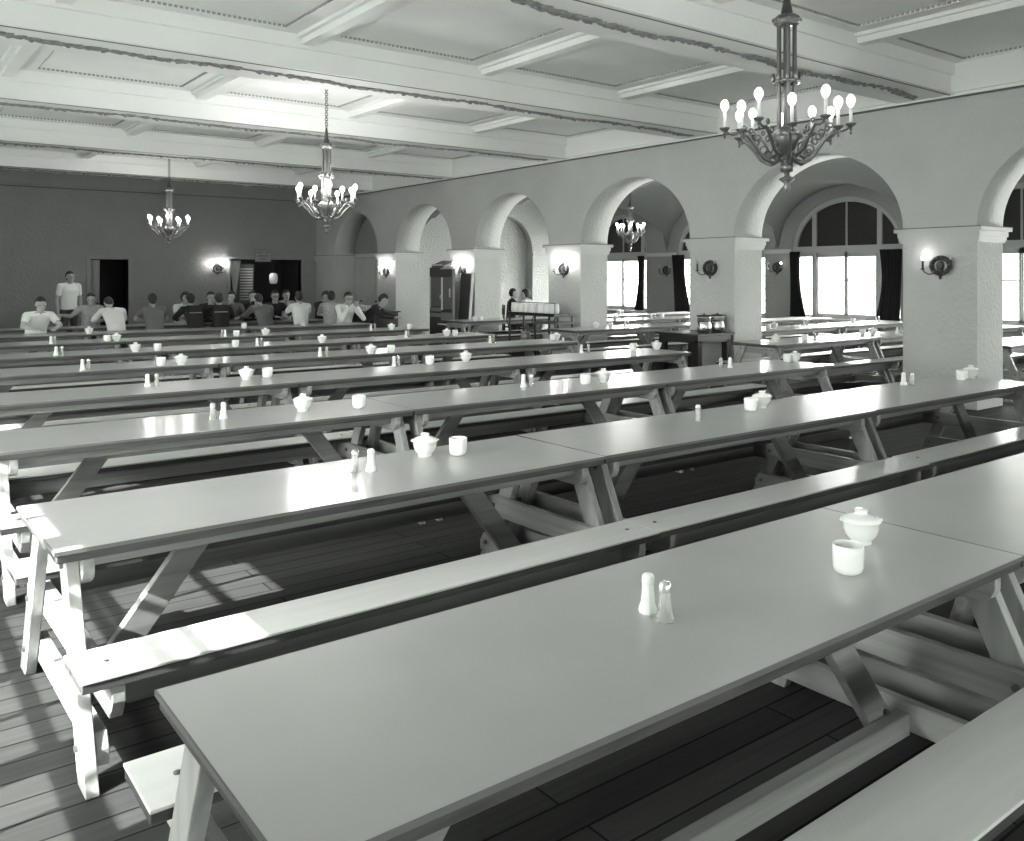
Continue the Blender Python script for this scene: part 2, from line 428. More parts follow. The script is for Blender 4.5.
def curtain(cx, z0, z1, wt, wb, pull, loc, rz, label, n=6):
    """gathered dark curtain: folds in plan, drawn aside towards the bottom"""
    mb = MB(); rows = 14; cols = n * 6; rr = random.Random(int(cx * 100) + 5); ph = rr.uniform(0, 6)
    vs = []
    for j in range(rows + 1):
        q = j / rows; z = z1 + (z0 - z1) * q
        w = wt * (1 - q) + wb * q - .10 * sin(pi * q); off = pull * q + (.05 if pull < 0 else -.03) * sin(pi * q)
        for i in range(cols + 1):
            s_ = i / cols
            vs.append((off + (s_ - .5) * w, -.10 + .035 * sin(s_ * n * 2 * pi + ph + q * .6), z))
    fs = [(j * (cols + 1) + i, j * (cols + 1) + i + 1, (j + 1) * (cols + 1) + i + 1, (j + 1) * (cols + 1) + i) for j in range(rows) for i in range(cols)]
    mb.add(vs, fs, True)
    vb = [(a, b + .008, c_) for a, b, c_ in vs]; mb.add(vb, [f[::-1] for f in fs], True)
    o = mb.build('curtain', M_CURT)
    R = Matrix.Rotation(rz, 4, 'Z'); o.location = Vector(loc) + R @ Vector((cx, 0, 0)); o.rotation_euler.z = rz
    return tag(o, label, 'curtain', 'dark curtains of the outer windows')
W_WORD = {1: 'first bay', 2: 'second bay behind the front pillar', 3: 'window beyond the broad pillar', 4: 'window filling the widest arch', 5: 'window half hidden by the urn pillar', 6: 'window behind the small chandelier'}
for i, c in enumerate(WC):
    if i in (2, 3, 4, 5):
        for sx in (-1, 1):
            pull = (-.22 if sx > 0 else .10) if i == 3 else -sx * .05
            # local +x is towards the camera side (smaller Y)
            d_ = 1.5 - hwid(c)
            if sx > 0: a_ = ((1.28 if i == 3 else 1.20) - d_ * .62, .74, 2.33, (.57 if i == 3 else .44) - d_ * .5, (.62 if i == 3 else .54) - d_ * .5, -.09)
            else: a_ = (-1.33 + d_, .74, 2.33, .28 if i != 4 else .46, .44 if i != 4 else .62, .09 if i != 4 else .16)
            cur = curtain(*a_, (XE, c, 0), -pi / 2, 'dark curtain on the %s jamb, %s' % ('near' if sx > 0 else 'far', W_WORD[i + 1]))
# street wall on the camera's side, never seen, with the windows the sun comes through
LW = [3.94, 7.75, 11.54, 15.29]
mb = MB(); arch_wall(mb, lambda s, t, z: (XL - t, s, z), YB, YF, ZC, .3, [(c - 1.5, c + 1.5, SILL, SPR, RISE) for c in LW]); lw = struct(mb.build('wall_street', M_WALL)); weld(lw)
for c in LW: wn += 1; make_window(wn, (XL, c, 0), pi / 2, grid=True)
BW = [.0, 3.9, 7.8, 15.3]
mb = MB(); arch_wall(mb, lambda s, t, z: (s, YB - t, z), XL - .3, XE + .35, 4.6, .3, [(c - 1.5, c + 1.5, SILL, SPR, RISE) for c in BW]); bw = struct(mb.build('wall_entrance', M_WALL)); weld(bw)
for c in BW: wn += 1; make_window(wn, (c, YB, 0), pi)
# outer room: groin vault
mb = MB(); vs = []; NX, NY = 40, 0; ys = []
bc = [.2 - 3.8, .2] + WC[1:] 
bounds = [-5.0, -1.7, 2.07, 5.83, 9.65, 13.42, 17.16, 20.6]
for i in range(len(bounds) - 1):
    for k in range(20): ys.append((bounds[i], bounds[i + 1], k / 20))
ys.append((bounds[-2], bounds[-1], 1.0))
for (a, b, q) in ys:
    y = a + (b - a) * q; za = 2.40 + 1.45 * sqrt(max(0, 1 - (2 * q - 1) ** 2))
    for j in range(NX + 1):
        x = XW + TW + (XE - XW - TW) * j / NX; p = 2 * j / NX - 1
        zb = 2.40 + 1.72 * sqrt(max(0, 1 - p * p))
        vs.append((x, y, max(za, zb) + .02))
mb.add(vs, [(r * (NX + 1) + j, r * (NX + 1) + j + 1, (r + 1) * (NX + 1) + j + 1, (r + 1) * (NX + 1) + j) for r in range(len(ys) - 1) for j in range(NX)], True)
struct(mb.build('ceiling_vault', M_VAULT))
struct(MB().box(XW, XE + .4, YB - .3, YF + .2, 4.6, 4.7).build('ceiling_outer', M_WALL))
# end wall of the outer room with its blind arch
mb = MB(); arch_wall(mb, lambda s, t, z: (s, 20.5 + t, z), XW + TW, XE + .3, 4.6, .25, [(14.35, 16.28, 0, 2.44, 1.05)])
ew = struct(mb.build('wall_end', M_ROUGH)); weld(ew)
MB().box(XW + TW, XE + .3, 20.75, 20.85, 0, 4.6).build('arch_recess', M_ROUGH, ew)
MB().box(XW + TW, 14.35, 20.46, 20.5, CAP, CAP + .04).box(16.28, XE, 20.46, 20.5, CAP, CAP + .04).build('string_molding', M_TRIM, ew)
# closed bay behind the last arch
mb = MB().box(XW + TW - .05, XW + TW + .05, 20.9, YF, 0, 4.6); struct(mb.build('wall_closet', M_FARW))
# far wall with two doorways and a blind arch
D1 = (5.05, 6.0, 2.19); D2 = (8.80, 11.0, 2.24)
mb = MB(); arch_wall(mb, lambda s, t, z: (s, YF + t, z), XL - .3, XW + TW + .2, ZC, .25, [(D1[0], D1[1], 0, D1[2], 0), (D2[0], D2[1], 0, D2[2], 0)])
fw = struct(mb.build('wall_far', M_FARW)); weld(fw)
mb = MB(); n = 40
for i in range(n):
    a, b = pi * i / n, pi * (i + 1) / n; vs = []
    for d in (YF - .02, YF + .01):
        for (q, rr) in ((a, 1.2), (b, 1.2), (b, 1.15), (a, 1.15)): vs.append((9.9 - rr * cos(q) * 1.03, d, 2.25 + rr * .72 * sin(q)))
    mb.add(vs, [(0, 1, 2, 3), (7, 6, 5, 4), (0, 4, 5, 1), (1, 5, 6, 2), (2, 6, 7, 3), (3, 7, 4, 0)])
mb.build('blind_arch_line', M_FARW, fw)
for k, (a, b, h) in enumerate((D1, D2)):
    mb = MB(); w = .09
    mb.box(a - w, a, YF - .035, YF + .26, 0, h + w).box(b, b + w, YF - .035, YF + .26, 0, h + w).box(a, b, YF - .035, YF + .26, h, h + w)
    struct(mb.build('trim_%d' % (5 + k), mat('far_door_trim', .30, .6)))
    mb = MB().box(a - .6, a - .55, YF + .25, YF + 3, 0, 2.8).box(b + .55, b + .6, YF + .25, YF + 3, 0, 2.8).box(a - .6, b + .6, YF + 2.95, YF + 3, 0, 2.8).box(a - .6, b + .6, YF + .25, YF + 3, 2.75, 2.8)
    struct(mb.build('wall_passage_%d' % (k + 1), M_DARKROOM))
# panelled leaves
def panel_door(name, w, h, m, loc, rz, rows, handle=True):
    d = MB().box(0, w, 0, .045, .01, h).build(name, m, loc=loc, rz=rz)
    for (z0, z1) in rows:
        for (a, b) in ((.10, w / 2 - .04), (w / 2 + .04, w - .10)) if w > .9 else ((.12, w - .12),):
            MB().box(a, b, -.012, .0, z0, z1).box(a + .03, b - .03, -.02, 0, z0 + .03, z1 - .03).build('door_panel', m, d)
    if handle: MB().ball((w - .06, -.05, 1.0), .028).tube([(w - .06, -.05, 1.0), (w - .06, 0, 1.0)], .012).build('door_handle', M_BRASSD, d)
    return struct(d)
panel_door('door_1', .24, 2.17, M_FARW, (5.06, YF + .1, 0), 0, [(.2, 1.0), (1.15, 2.0)])
panel_door('door_2', .90, 2.27, M_DOOR, (XW + TW - .075, 24.30, 0), -pi / 2, [(.2, .95), (1.1, 1.55), (1.68, 2.12)])
panel_door('door_3', .90, 2.27, M_DOOR, (XW + TW - .075, 23.38, 0), -pi / 2, [(.2, .95), (1.1, 1.55), (1.68, 2.12)])
struct(MB().box(XW + TW - .10, XW + TW - .02, 24.31, 24.42, 0, 2.4).box(XW + TW - .10, XW + TW - .02, 22.37, 22.47, 0, 2.4).box(XW + TW - .10, XW + TW - .02, 22.37, 24.42, 2.29, 2.4).build('trim_7', M_TRIM))
# baseboards
struct(MB().box(XL, D1[0] - .09, YF - .03, YF, 0, .16).box(D1[1] + .09, D2[0] - .09, YF - .03, YF, 0, .16).build('baseboard_far', M_FARW))
struct(MB().box(XE - .03, XE, YB, 20.5, 0, .16).build('baseboard_outer', M_TRIM))
# ------------------------------------------------------------------ mess tables: top, two fixed benches, A-legs, braces
TL, TWD, TH = 2.622, .772, .76
def make_table():
    """origin at the floor under the camera-side end corner line: x 0..TL, y 0..TWD is the top"""
    t = thing('mess_table', 'x', 'table')
    yc = TWD / 2
    top = MB().box(.0, TL, .0, TWD, TH - .012, TH).build('tabletop', M_LINO, t)
    e = MB()
    e.box(.004, TL - .004, .004, TWD - .004, TH - .045, TH - .012)
    e.build('edge_band', M_EDGE, top, .003)
    MB().box(-.0045, TL + .0045, -.003, TWD + .003, TH - .014, TH - .0004).build('edge_line', M_LINE, top)
    MB().box(.10, TL - .10, .10, .145, TH - .10, TH - .045).box(.10, TL - .10, TWD - .145, TWD - .10, TH - .10, TH - .045).build('apron', M_WX, t, .003)
    for s in (-1, 1):      # benches
        y0 = -.388 if s < 0 else TWD + .06
        b = MB().box(.0, TL, y0, y0 + .258, .440, .45).build('bench_seat', M_SEAT, t, .002)
        MB().box(.003, TL - .003, y0 + .003, y0 + .255, .411, .440).build('seat_edge', M_EDGE, b, .002)
        MB().box(.16, TL - .16, y0 + .105, y0 + .148, .30, .412).build('bench_rail', M_WX, b, .003)
        for x in (.10, TL - .10): MB().lathe([(.011, 0), (.011, .003), (0, .004)], (x, y0 + .127, .45), 8).build('bolt_head', M_BOLT, b)
    bolt = lambda mb, x, y, z, sx: mb.tube([(x, y, z), (x + sx * .012, y, z)], .014, 8)
    for end in (0, 1):
        sx = 1 if end == 0 else -1; x0 = .045 if end == 0 else TL - .045
        X = lambda d: x0 + sx * d
        for s in (-1, 1):
            a = Vector((X(.022), yc + s * .24, TH - .047)); b = Vector((X(.022), yc + s * .565, 0.0))
            mb = MB(); w = .058
            mb.prism([(a.y - w, a.z), (b.y - w, b.z), (b.y + w, b.z), (a.y + w, a.z)] if True else [], 'x', min(X(0), X(.044)), max(X(0), X(.044)))
            lg = mb.build('leg', M_WZ, t, .003)
            for (q, zz) in ((.26, TH - .085), (.42, .36)): MB().tube([(X(-.010), yc + s * q, zz), (X(.098), yc + s * q, zz)], .013, 8).build('bolt', M_BOLT, lg)
        xa, xb = min(X(.046), X(.088)), max(X(.046), X(.088))
        # cleat with rounded lower ends
        hw = .355; P = [(yc + hw, TH - .046), (yc - hw, TH - .046)]
        P += [(yc - hw, TH - .10), (yc - hw + .015, TH - .13), (yc - hw + .05, TH - .150), (yc + hw - .05, TH - .150), (yc + hw - .015, TH - .13), (yc + hw, TH - .10)]
        MB().prism(P, 'x', xa, xb).build('top_cleat', M_WY, t, .003)
        # bearer that carries both benches
        hb = .765; z0, z1 = .295, .411
        P = [(yc + hb, z1), (yc - hb, z1), (yc - hb, z0 + .06), (yc - hb + .035, z0), (yc + hb - .035, z0), (yc + hb, z0 + .06)]
        MB().prism(P, 'x', xa, xb).build('bench_bearer', M_WY, t, .003)
        # low cross member with clipped ends
        hb = .56; z0, z1 = .065, .170
        P = [(yc + hb - .03, z1), (yc - hb + .03, z1), (yc - hb, z1 - .05), (yc - hb, z0), (yc + hb, z0), (yc + hb, z1 - .05)]
        cm = MB().prism(P, 'x', xa, xb).build('foot_rail', M_WY, t, .003)
        for s in (-1, 1): MB().tube([(X(-.010), yc + s * .50, .12), (X(.098), yc + s * .50, .12)], .013, 8).build('bolt', M_BOLT, cm)
        # diagonal brace
        a = Vector((X(.09), yc, .10)); b = Vector((X(.65), yc, TH - .06))
        dx = .085 * sx
        P = [(a.x, .08), (a.x + dx * 1.6, .08), (b.x + dx * .8, TH - .047), (b.x - dx * .8, TH - .047)]
        br = MB().prism(P, 'y', yc - .010, yc + .034).build('brace', M_WX, t, .003)
        for (q, zz) in ((X(.17), .145), (b.x - .02 * sx, TH - .09)): MB().tube([(q, yc - .020, zz), (q, yc + .044, zz)], .012, 8).build('bolt', M_BOLT, br)
    MB().box(.135, TL - .135, yc - .062, yc - .012, .055, .135).build('stretcher', M_WX, t, .003)
    return t
ROWN = [1.322, 3.345, 5.42, 7.45, 9.60, 11.62, 13.74, 15.78, 17.80]
ORD = ['front', 'second', 'third', 'fourth', 'fifth', 'sixth', 'seventh', 'eighth', 'ninth']
POSN = ['camera-side', 'middle', 'arcade-end']
proto = make_table()
G_MAIN = 'bench tables standing in rows down the hall'
TNAME = {}; RECT = {}
for r, y in enumerate(ROWN):
    for k in range(3):
        x = .558 + k * 2.632 + (0.0 if r < 2 else .035); dy = (0, .05, .06)[k] if r == 1 else 0
        tn = '%s table of the %s row' % (POSN[k], ORD[r]); TNAME[(r, k)] = tn
        extra = {(0, 0): 'big grey-topped bench table across the foot of the view, %s', (0, 1): 'grey-topped bench table running out of the frame corner, %s',
                 (1, 0): 'sunlit grey-topped bench table with bright white end legs, %s', (1, 2): 'bench table in front of the broad front pillar, %s'}.get((r, k), 'grey-topped wooden bench table, %s in the hall')
        RECT[tn] = (x, y + dy); place(proto, (x, y + dy, 0), (.016 if (r, k) == (1, 0) else random.uniform(-.003, .003)), extra % tn, G_MAIN)
BAY = {3: (10.28, [0, 1, 2]), 4: (12.75, [1, 2]), 5: (10.2, [0, 1, 2]), 6: (12.8, [1, 2]), 7: (10.38, [0, 1, 2]), 2: (12.75, [1])}
for r, (x0, ks) in BAY.items():
    for i, k in enumerate(ks):
        x = x0 + i * 2.628
        if x + TL > XE: continue
        word = {0: 'under the arch', 1: 'half way across', 2: 'by the windows'}[k]
        TNAME[('b', r, k)] = 'outer-room table %s, %s row' % (word, ORD[r])
        yb = ROWN[r] + (.02 if r != 7 else -.32)
        RECT[TNAME[('b', r, k)]] = (x, yb)
        place(proto, (x, yb, 0), random.uniform(-.003, .003), 'bench table in the outer room %s, in line with the %s row' % (word, ORD[r]), 'bench tables beyond the arcade')
# ------------------------------------------------------------------ table ware
def make_bowl():
    t = thing('sugar_bowl', 'x', 'sugar bowl')
    body = MB().lathe([(.036, 0), (.038, .004), (.036, .012), (.044, .020), (.055, .035), (.061, .055), (.063, .076), (.069, .081), (.069, .088), (.060, .088), (.055, .05), (.0, .03)], seg=28).build('bowl_body', M_CHINA, t)
    h = MB()
    for s in (-1, 1): h.ball((s * .070, 0, .084), (.007, .012, .005), 8, 6)
    h.build('handle', M_CHINA, body)
    lid = MB().lathe([(.063, .084), (.064, .089), (.058, .094), (.040, .101), (.026, .105), (.022, .107), (.021, .114), (.024, .117), (.022, .122), (0, .124)], seg=28).build('lid', M_CHINA, t)
    return t
def make_cup():
    return tag(MB().lathe([(.030, 0), (.034, .002), (.044, .010), (.0475, .024), (.049, .07), (.048, .092), (.045, .094), (.044, .09), (.044, .03), (.0, .018)], seg=28).build('china_cup', M_CHINA), 'x', 'cup')
def make_shaker(salt):
    t = thing('salt_shaker' if salt else 'pepper_shaker', 'x', 'shaker')
    m = M_SALT if salt else M_SGL
    prof = [(.026, 0), (.028, .004), (.026, .014), (.0205, .03), (.0175, .06), (.0165, .083)]
    b = MB().lathe(prof, seg=10, smooth=False).build('shaker_glass', m, t)
    if not salt: MB().lathe([(.017, .004), (.012, .03), (.011, .035), (0, .035)], seg=10).build('pepper', mat('pepper_fill', .18, .9), b)
    MB().lathe([(.0175, .083), (.0185, .087), (.0175, .102), (.012, .109), (0, .111)], seg=14).build('cap', M_SALT if salt else M_CAP, t)
    return t
P_BOWL, P_CUP, P_SALT, P_PEP = make_bowl(), make_cup(), make_shaker(True), make_shaker(False)
G_B, G_C, G_S, G_P = 'lidded sugar bowls on the tables', 'white cups on the tables', 'salt shakers on the tables', 'pepper shakers on the tables'
def ware(tn, cup=None, bowl=None, salt=None, pep=None, z=TH):
    tx, ty = RECT[tn]
    def pt(u, v, z):
        x, y = at(u, v, z); y = min(max(y, ty + .08), ty + TWD - .08); return min(max(atY(u, y), tx + .07), tx + TL - .07), y
    if bowl:
        x, y = pt(bowl[0], bowl[1], z); place(P_BOWL, (x, y, z), random.uniform(-1.2, 0), 'white lidded sugar bowl on the ' + tn, G_B)
    if cup:
        x, y = pt(cup[0], cup[1], z); place(P_CUP, (x, y, z), 0, 'white handleless cup on the ' + tn, G_C)
    if salt:
        x, y = pt(salt[0], salt[1], z); place(P_SALT, (x, y, z), random.uniform(0, 1), 'white salt shaker on the ' + tn, G_S)
    if pep:
        x, y = pt(pep[0], pep[1], z); place(P_PEP, (x, y, z), random.uniform(0, 1), 'glass pepper shaker on the ' + tn, G_P)
T = TNAME
ware(T[0, 0], (848, 573), (861, 543), (648, 612), (665, 621))
ware(T[1, 0], (458, 455), (425, 456), (371, 471), (355, 472))
ware(T[1, 1], (751, 411), (762, 407.5), None, (698, 421))
ware(T[1, 2], (961.5, 380.5), (972, 378), (903.5, 385), (912, 385.3))
ware(T[2, 0], (359, 408), (303, 411), (223.5, 418.5), (212.7, 419.5))
ware(T[2, 1], (585.5, 384.5), (603.4, 382), (523.4, 387), (531.2, 386.6))
ware(T[2, 2], (787.5, 362.3), (796, 361.8), (730, 367.8), (721, 368))
ware(T[3, 0], (267.4, 377.5), (246.5, 379.5), (147.5, 386.7), (156.7, 386.2))
ware(T[3, 1], (429.6, 364.5), (465.8, 361.5), (394, 366.4), (398.5, 366))
ware(T[3, 2], (633.3, 350.4), (656.6, 349.6), (581.4, 352), (588.5, 351.8))
ware(T[4, 0], (161, 366.5), (180.9, 365.5), (82.5, 370), (88.5, 369.6))
ware(T[4, 1], (391, 353), (370.9, 354), (320, 356.3), (326.6, 355.8))
ware(T[4, 2], (553, 340.6), (558, 340.3), (490, 343.2), (493.6, 343))
ware(T[5, 0], (157.5, 352.4), (135.4, 353), (56, 355.5), (61.8, 355.2))
ware(T[5, 1], (235.4, 348.3), (322, 344.6), (257, 347.2), (261.5, 346.8))
ware(T[5, 2], (455, 335.7), (446.6, 336), (406, 337.8), (408.5, 337.4))
ware(T[6, 0], (107, 343.5), (116.4, 343.2), (51, 346), (54.5, 345.8))
ware(T[6, 1], (236.3, 338), (265.4, 336.8), (225, 338.6), (222, 338.7))
ware(T[6, 2], (409.5, 329.3), (391.4, 329.8), (371, 331), (375, 330.8))
ware(T[7, 0], (193.8, 331.8), (231.8, 330.3), (182, 332.4), (185.4, 332.2))
ware(T[7, 1], (331, 325.4), None, (345, 324.8), (348, 324.7))
x, y = at(303, 326.0, TH)
tag(MB().lathe([(.02, 0), (.045, .004), (.075, .014), (.073, .018), (0, .01)], (x, y, TH)).build('saucer', M_CHINA), 'white saucer in front of the white-shirted back, eighth row', 'saucer')
tag(MB().lathe([(.02, .012), (.04, .02), (.045, .06), (.042, .06), (.0, .03)], (x, y, TH)).build('coffee_cup', M_CHINA), 'white cup standing in the lone saucer, eighth row', 'cup')
B = lambda r, k: T['b', r, k]
ware(B(3, 0), (804.8, 340.6), (775.7, 342.3), None, (814.7, 340))
ware(B(3, 1), (862.5, 335.0), (872.8, 334.5), (897, 333.6), (901, 333.4))
ware(B(4, 1), (768, 329), (774, 328.6), (804, 325.4), (807, 325.3))
ware(B(4, 2), (853, 322.8), None, (876, 322), (879, 321.9))
ware(B(5, 0), (610.6, 327.4), (595.6, 328), (625, 326.2), (628, 326.1))
ware(B(5, 1), (765, 319.8), (776, 319.3), (790, 318.8), (793, 318.7))
ware(B(6, 1), (662, 317.9), (615, 320.5), (651, 318.6), (654, 318.5))
ware(B(7, 0), (480.9, 321.0), (474.7, 321.3), (501.7, 319.8), (504.8, 319.7))
ware(B(7, 1), (646.6, 313.3), (656, 313), (672.7, 312.7), (675, 312.6))
# ------------------------------------------------------------------ chandeliers
def make_chandelier(loc, R, ztop, zarm, zbot, n, label, bulbm, watts):
    """silvered chandelier: chain, cone, four-rod column, crown ring, scroll arms with candles"""
    t = thing('chandelier', label, 'chandelier', loc, 0, 'candle chandeliers hung from the ceiling')
    k = R / .44
    zcol_t = zarm + .82 * k; zcone_t = zcol_t + .25 * k
    ch = MB(); z = ztop; i = 0
    while z > zcone_t + .03:
        ch.torus((0, 0, z - .03), .022, .0055, (1, 0, 0) if i % 2 else (0, 1, 0), 10, 5); z -= .036; i += 1
    ch.build('chain', M_BRASSD, t)
    MB().lathe([(.0, 0), (.07, 0), (.065, -.03), (.03, -.06), (0, -.06)], (0, 0, ztop)).build('ceiling_rose', M_BRASSD, t)
    MB().lathe([(.0, 0), (.012, 0), (.02, -.05 * k), (.026, -.12 * k), (.045, -.22 * k), (.05, -.25 * k), (0, -.25 * k)], (0, 0, zcone_t), 12).build('cone_cap', M_BRASSD, t)
    co = MB()
    for q in range(4):
        a = pi / 4 + q * pi / 2; co.tube([(.055 * k * cos(a), .055 * k * sin(a), zcol_t), (.055 * k * cos(a), .055 * k * sin(a), zarm + .0)], .016 * k, 8)
    co.tube([(0, 0, zcol_t), (0, 0, zarm - .1)], .014, 8)
    cl = co.build('column', M_BRASS, t)
    cr_ = MB()
    cr_.lathe([(.075 * k, 0), (.095 * k, .02), (.095 * k, .05), (.07 * k, .075), (0, .075)], (0, 0, zcol_t - .05), 16)
    for q in range(8):
        a = q * pi / 4; cr_.ball((.09 * k * cos(a), .09 * k * sin(a), zcol_t - .01), .018, 8, 5)
    cr_.build('capital', M_BRASS, cl)
    c2 = MB(); zc = zarm + .36 * k
    c2.torus((0, 0, zc), .085 * k, .014, (0, 0, 1), 20, 6)
    for q in range(10):
        a = q * pi / 5; c2.ball((.10 * k * cos(a), .10 * k * sin(a), zc + .03), (.018, .018, .035), 8, 5)
    c2.build('crown_ring', M_BRASS, cl)
    MB().lathe([(.0, .04), (.06, .03), (.10, -.01), (.11, -.05), (.07, -.12), (.035, -.17), (.03, -.20), (.05, -.22), (.02, -.25), (0, -.25)], (0, 0, zarm), 20).build('bowl', M_BRASS, t)
    zf = zarm - .25
    fin = MB().lathe([(.0, .03), (.045, .03), (.045, -.045), (.02, -.05), (.018, -.075), (.055, -.09), (.055, -.10), (.018, -.13), (.03, -.155), (.02, -.18), (.012, -.195), (0, min(zbot - zf, -.2))], (0, 0, zf), 14)
    fin.build('finial', M_BRASS, t)
    for q in range(n):
        a = 2 * pi * (q + .35) / n; r_ = R if q % 2 == 0 else R * .86; dz = 0 if q % 2 == 0 else -.045
        D = Vector((cos(a), sin(a), 0)); A = MB(); pts = []
        for (rr, zz) in ((.05, -.16), (.12, -.19), (.20, -.15), (.27, -.06), (.33, .0), (.38, -.01), (r_ / k - .03, .0), (r_ / k, .03)):
            pts.append(D * (rr * k) + Vector((0, 0, zarm + zz + dz)))
        A.tube(pts, [.013, .014, .013, .012, .011, .010, .009, .009], 7)
        for (rr, zz, sz) in ((.16, -.13, .028), (.24, -.015, .022), (.30, .035, .016)): A.torus(D * (rr * k) + Vector((0, 0, zarm + zz + dz)), sz, .007, D.cross(Vector((0, 0, 1))), 12, 5)
        c = D * r_ + Vector((0, 0, zarm + dz + .03))
        A.lathe([(.006, -.04), (.012, -.03), (.008, -.02), (.034, .0), (.040, .01), (.036, .014), (0, .012)], c, 12)
        A.lathe([(0, -.07), (.010, -.06), (.010, -.05), (0, -.04)], c, 8)
        arm = A.build('arm', M_BRASS, t)
        MB().lathe([(.0125, .012), (.0125, .13), (0, .13)], c, 10).build('candle', M_CANDLE, arm)
        MB().lathe([(.010, .13), (.020, .142), (.032, .17), (.030, .195), (.014, .218), (0, .222)], c, 10).build('bulb', bulbm, arm)
    for q in range(6):
        l = bpy.data.lights.new('chandelier_light', 'POINT'); l.energy = watts / 6; l.shadow_soft_size = .07; l.color = (1, .99, .96)
        o = bpy.data.objects.new('chandelier_light', l); C.objects.link(o); o['kind'] = 'helper'
        o.location = (loc[0] + R * cos(.3 + q * pi / 3), loc[1] + R * sin(.3 + q * pi / 3), zarm + .30)
    return t
M_BULBD = mat('dim_bulb', .9, .3, emit=2.5)
CW = 95
make_chandelier((5.43, 11.6, 0), .44, ZC, 2.78, 2.37, 12, 'lit silvered chandelier with the brightest candles, hung over the sixth row', M_BULB, CW)
make_chandelier((5.43, 19.4, 0), .44, ZC, 2.78, 2.34, 12, 'lit chandelier hung before the far wall over the seated men', M_BULB, 45)
make_chandelier((5.43, 3.86, 0), .44, ZC, 2.77, 2.33, 12, 'large chandelier hung close in front of the widest arch', M_BULBD, 9)
make_chandelier((15.1, 15.2, 0), .34, 4.12, 2.78, 2.40, 10, 'small lit chandelier in the outer room framed by an arch', M_BULB, 14)
# ------------------------------------------------------------------ wall sconces
def make_sconce(loc, rz, label, lit, watts, k=1.0):
    """local -y into the room; oval wreath plate with two candle arms"""
    t = thing('wall_sconce', label, 'wall light', loc, rz, 'candle sconces on the walls and pillars')
    p = MB(); p.torus((0, -.012, 0), .105 * k, .032 * k, (0, 1, 0), 24, 8, 1.15)
    for q in range(14):
        a = 2 * pi * q / 14; p.ball((.105 * k * 1.12 * cos(a), -.035, .105 * k * sin(a)), (.026 * k, .02, .026 * k), 6, 4)
    p.ball((0, -.025, 0), (.055 * k, .03, .07 * k), 12, 8)
    p.ball((0, -.02, -.155 * k), (.02, .018, .028), 8, 6); p.tube([(0, -.015, -.10 * k), (0, -.015, -.15 * k)], .012, 6)
    p.build('wreath_plate', M_BRASSD, t)
    for i, s in enumerate((-1, 1)):
        a = MB(); pts = [(0, -.04, -.04 * k), (s * .05 * k, -.08, -.10 * k), (s * .11 * k, -.11, -.115 * k), (s * .16 * k, -.12, -.085 * k), (s * .185 * k, -.12, -.05 * k)]
        a.tube(pts, .009, 6); c = (s * .185 * k, -.12, -.045 * k)
        a.lathe([(.01, -.01), (.032, .0), (.034, .006), (0, .006)], c, 12)
        arm = a.build('arm', M_BRASSD, t)
        MB().lathe([(.014, .006), (.014, .115 * k), (0, .115 * k)], c, 10).build('candle', M_BRASSD if not lit[i] or watts < 4 else M_CANDLE, arm)
        MB().lathe([(.010, .115 * k), (.022, .135 * k), (.024, .15 * k), (.010, .175 * k), (0, .18 * k)], c, 10).build('bulb', M_BULB2 if lit[i] else M_UNLIT, arm)
        if lit[i] and watts:
            l = bpy.data.lights.new('sconce_light', 'POINT'); l.energy = watts; l.shadow_soft_size = .03; l.color = (1, .99, .96)
            o = bpy.data.objects.new('sconce_light', l); C.objects.link(o)
            o.location = Vector(loc) + Matrix.Rotation(rz, 3, 'Z') @ Vector((s * .185 * k, -.12, .15 * k)); o['kind'] = 'helper'
    return t
H_ = -pi / 2    # faces -X
def on_pillar(i): return (PIL[i][0] + PIL[i][1]) / 2
SCW = 7
make_sconce((XW, on_pillar(3) - .03, 1.86), H_, 'dark wreath sconce with one lit candle on the broad front pillar', (True, False), .7)
make_sconce((XW, on_pillar(4) + 0.02, 1.86), H_, 'unlit dark wreath sconce on the pillar above the two urns', (False, False), 0)
make_sconce((XW, on_pillar(5), 1.87), H_, 'lit sconce on the pillar behind the pitcher cart', (True, True), SCW)
make_sconce((XW, on_pillar(6), 1.87), H_, 'lit sconce on the pillar behind the leaning cabinets', (True, True), SCW)
make_sconce((XW, on_pillar(7), 1.87), H_, 'lit sconce on the pillar by the glass counter', (True, True), SCW)
make_sconce((8.43, YF, 1.95), 0, 'lit sconce beside the curtained doorway in the far wall', (True, True), 6)
make_sconce((XE, 13.42, 1.95), H_, 'small unlit sconce between windows, seen through the widest arch', (False, True), 0)
make_sconce((XE, 17.15, 1.90), H_, 'small unlit sconce between windows beyond the small chandelier', (False, False), 0)
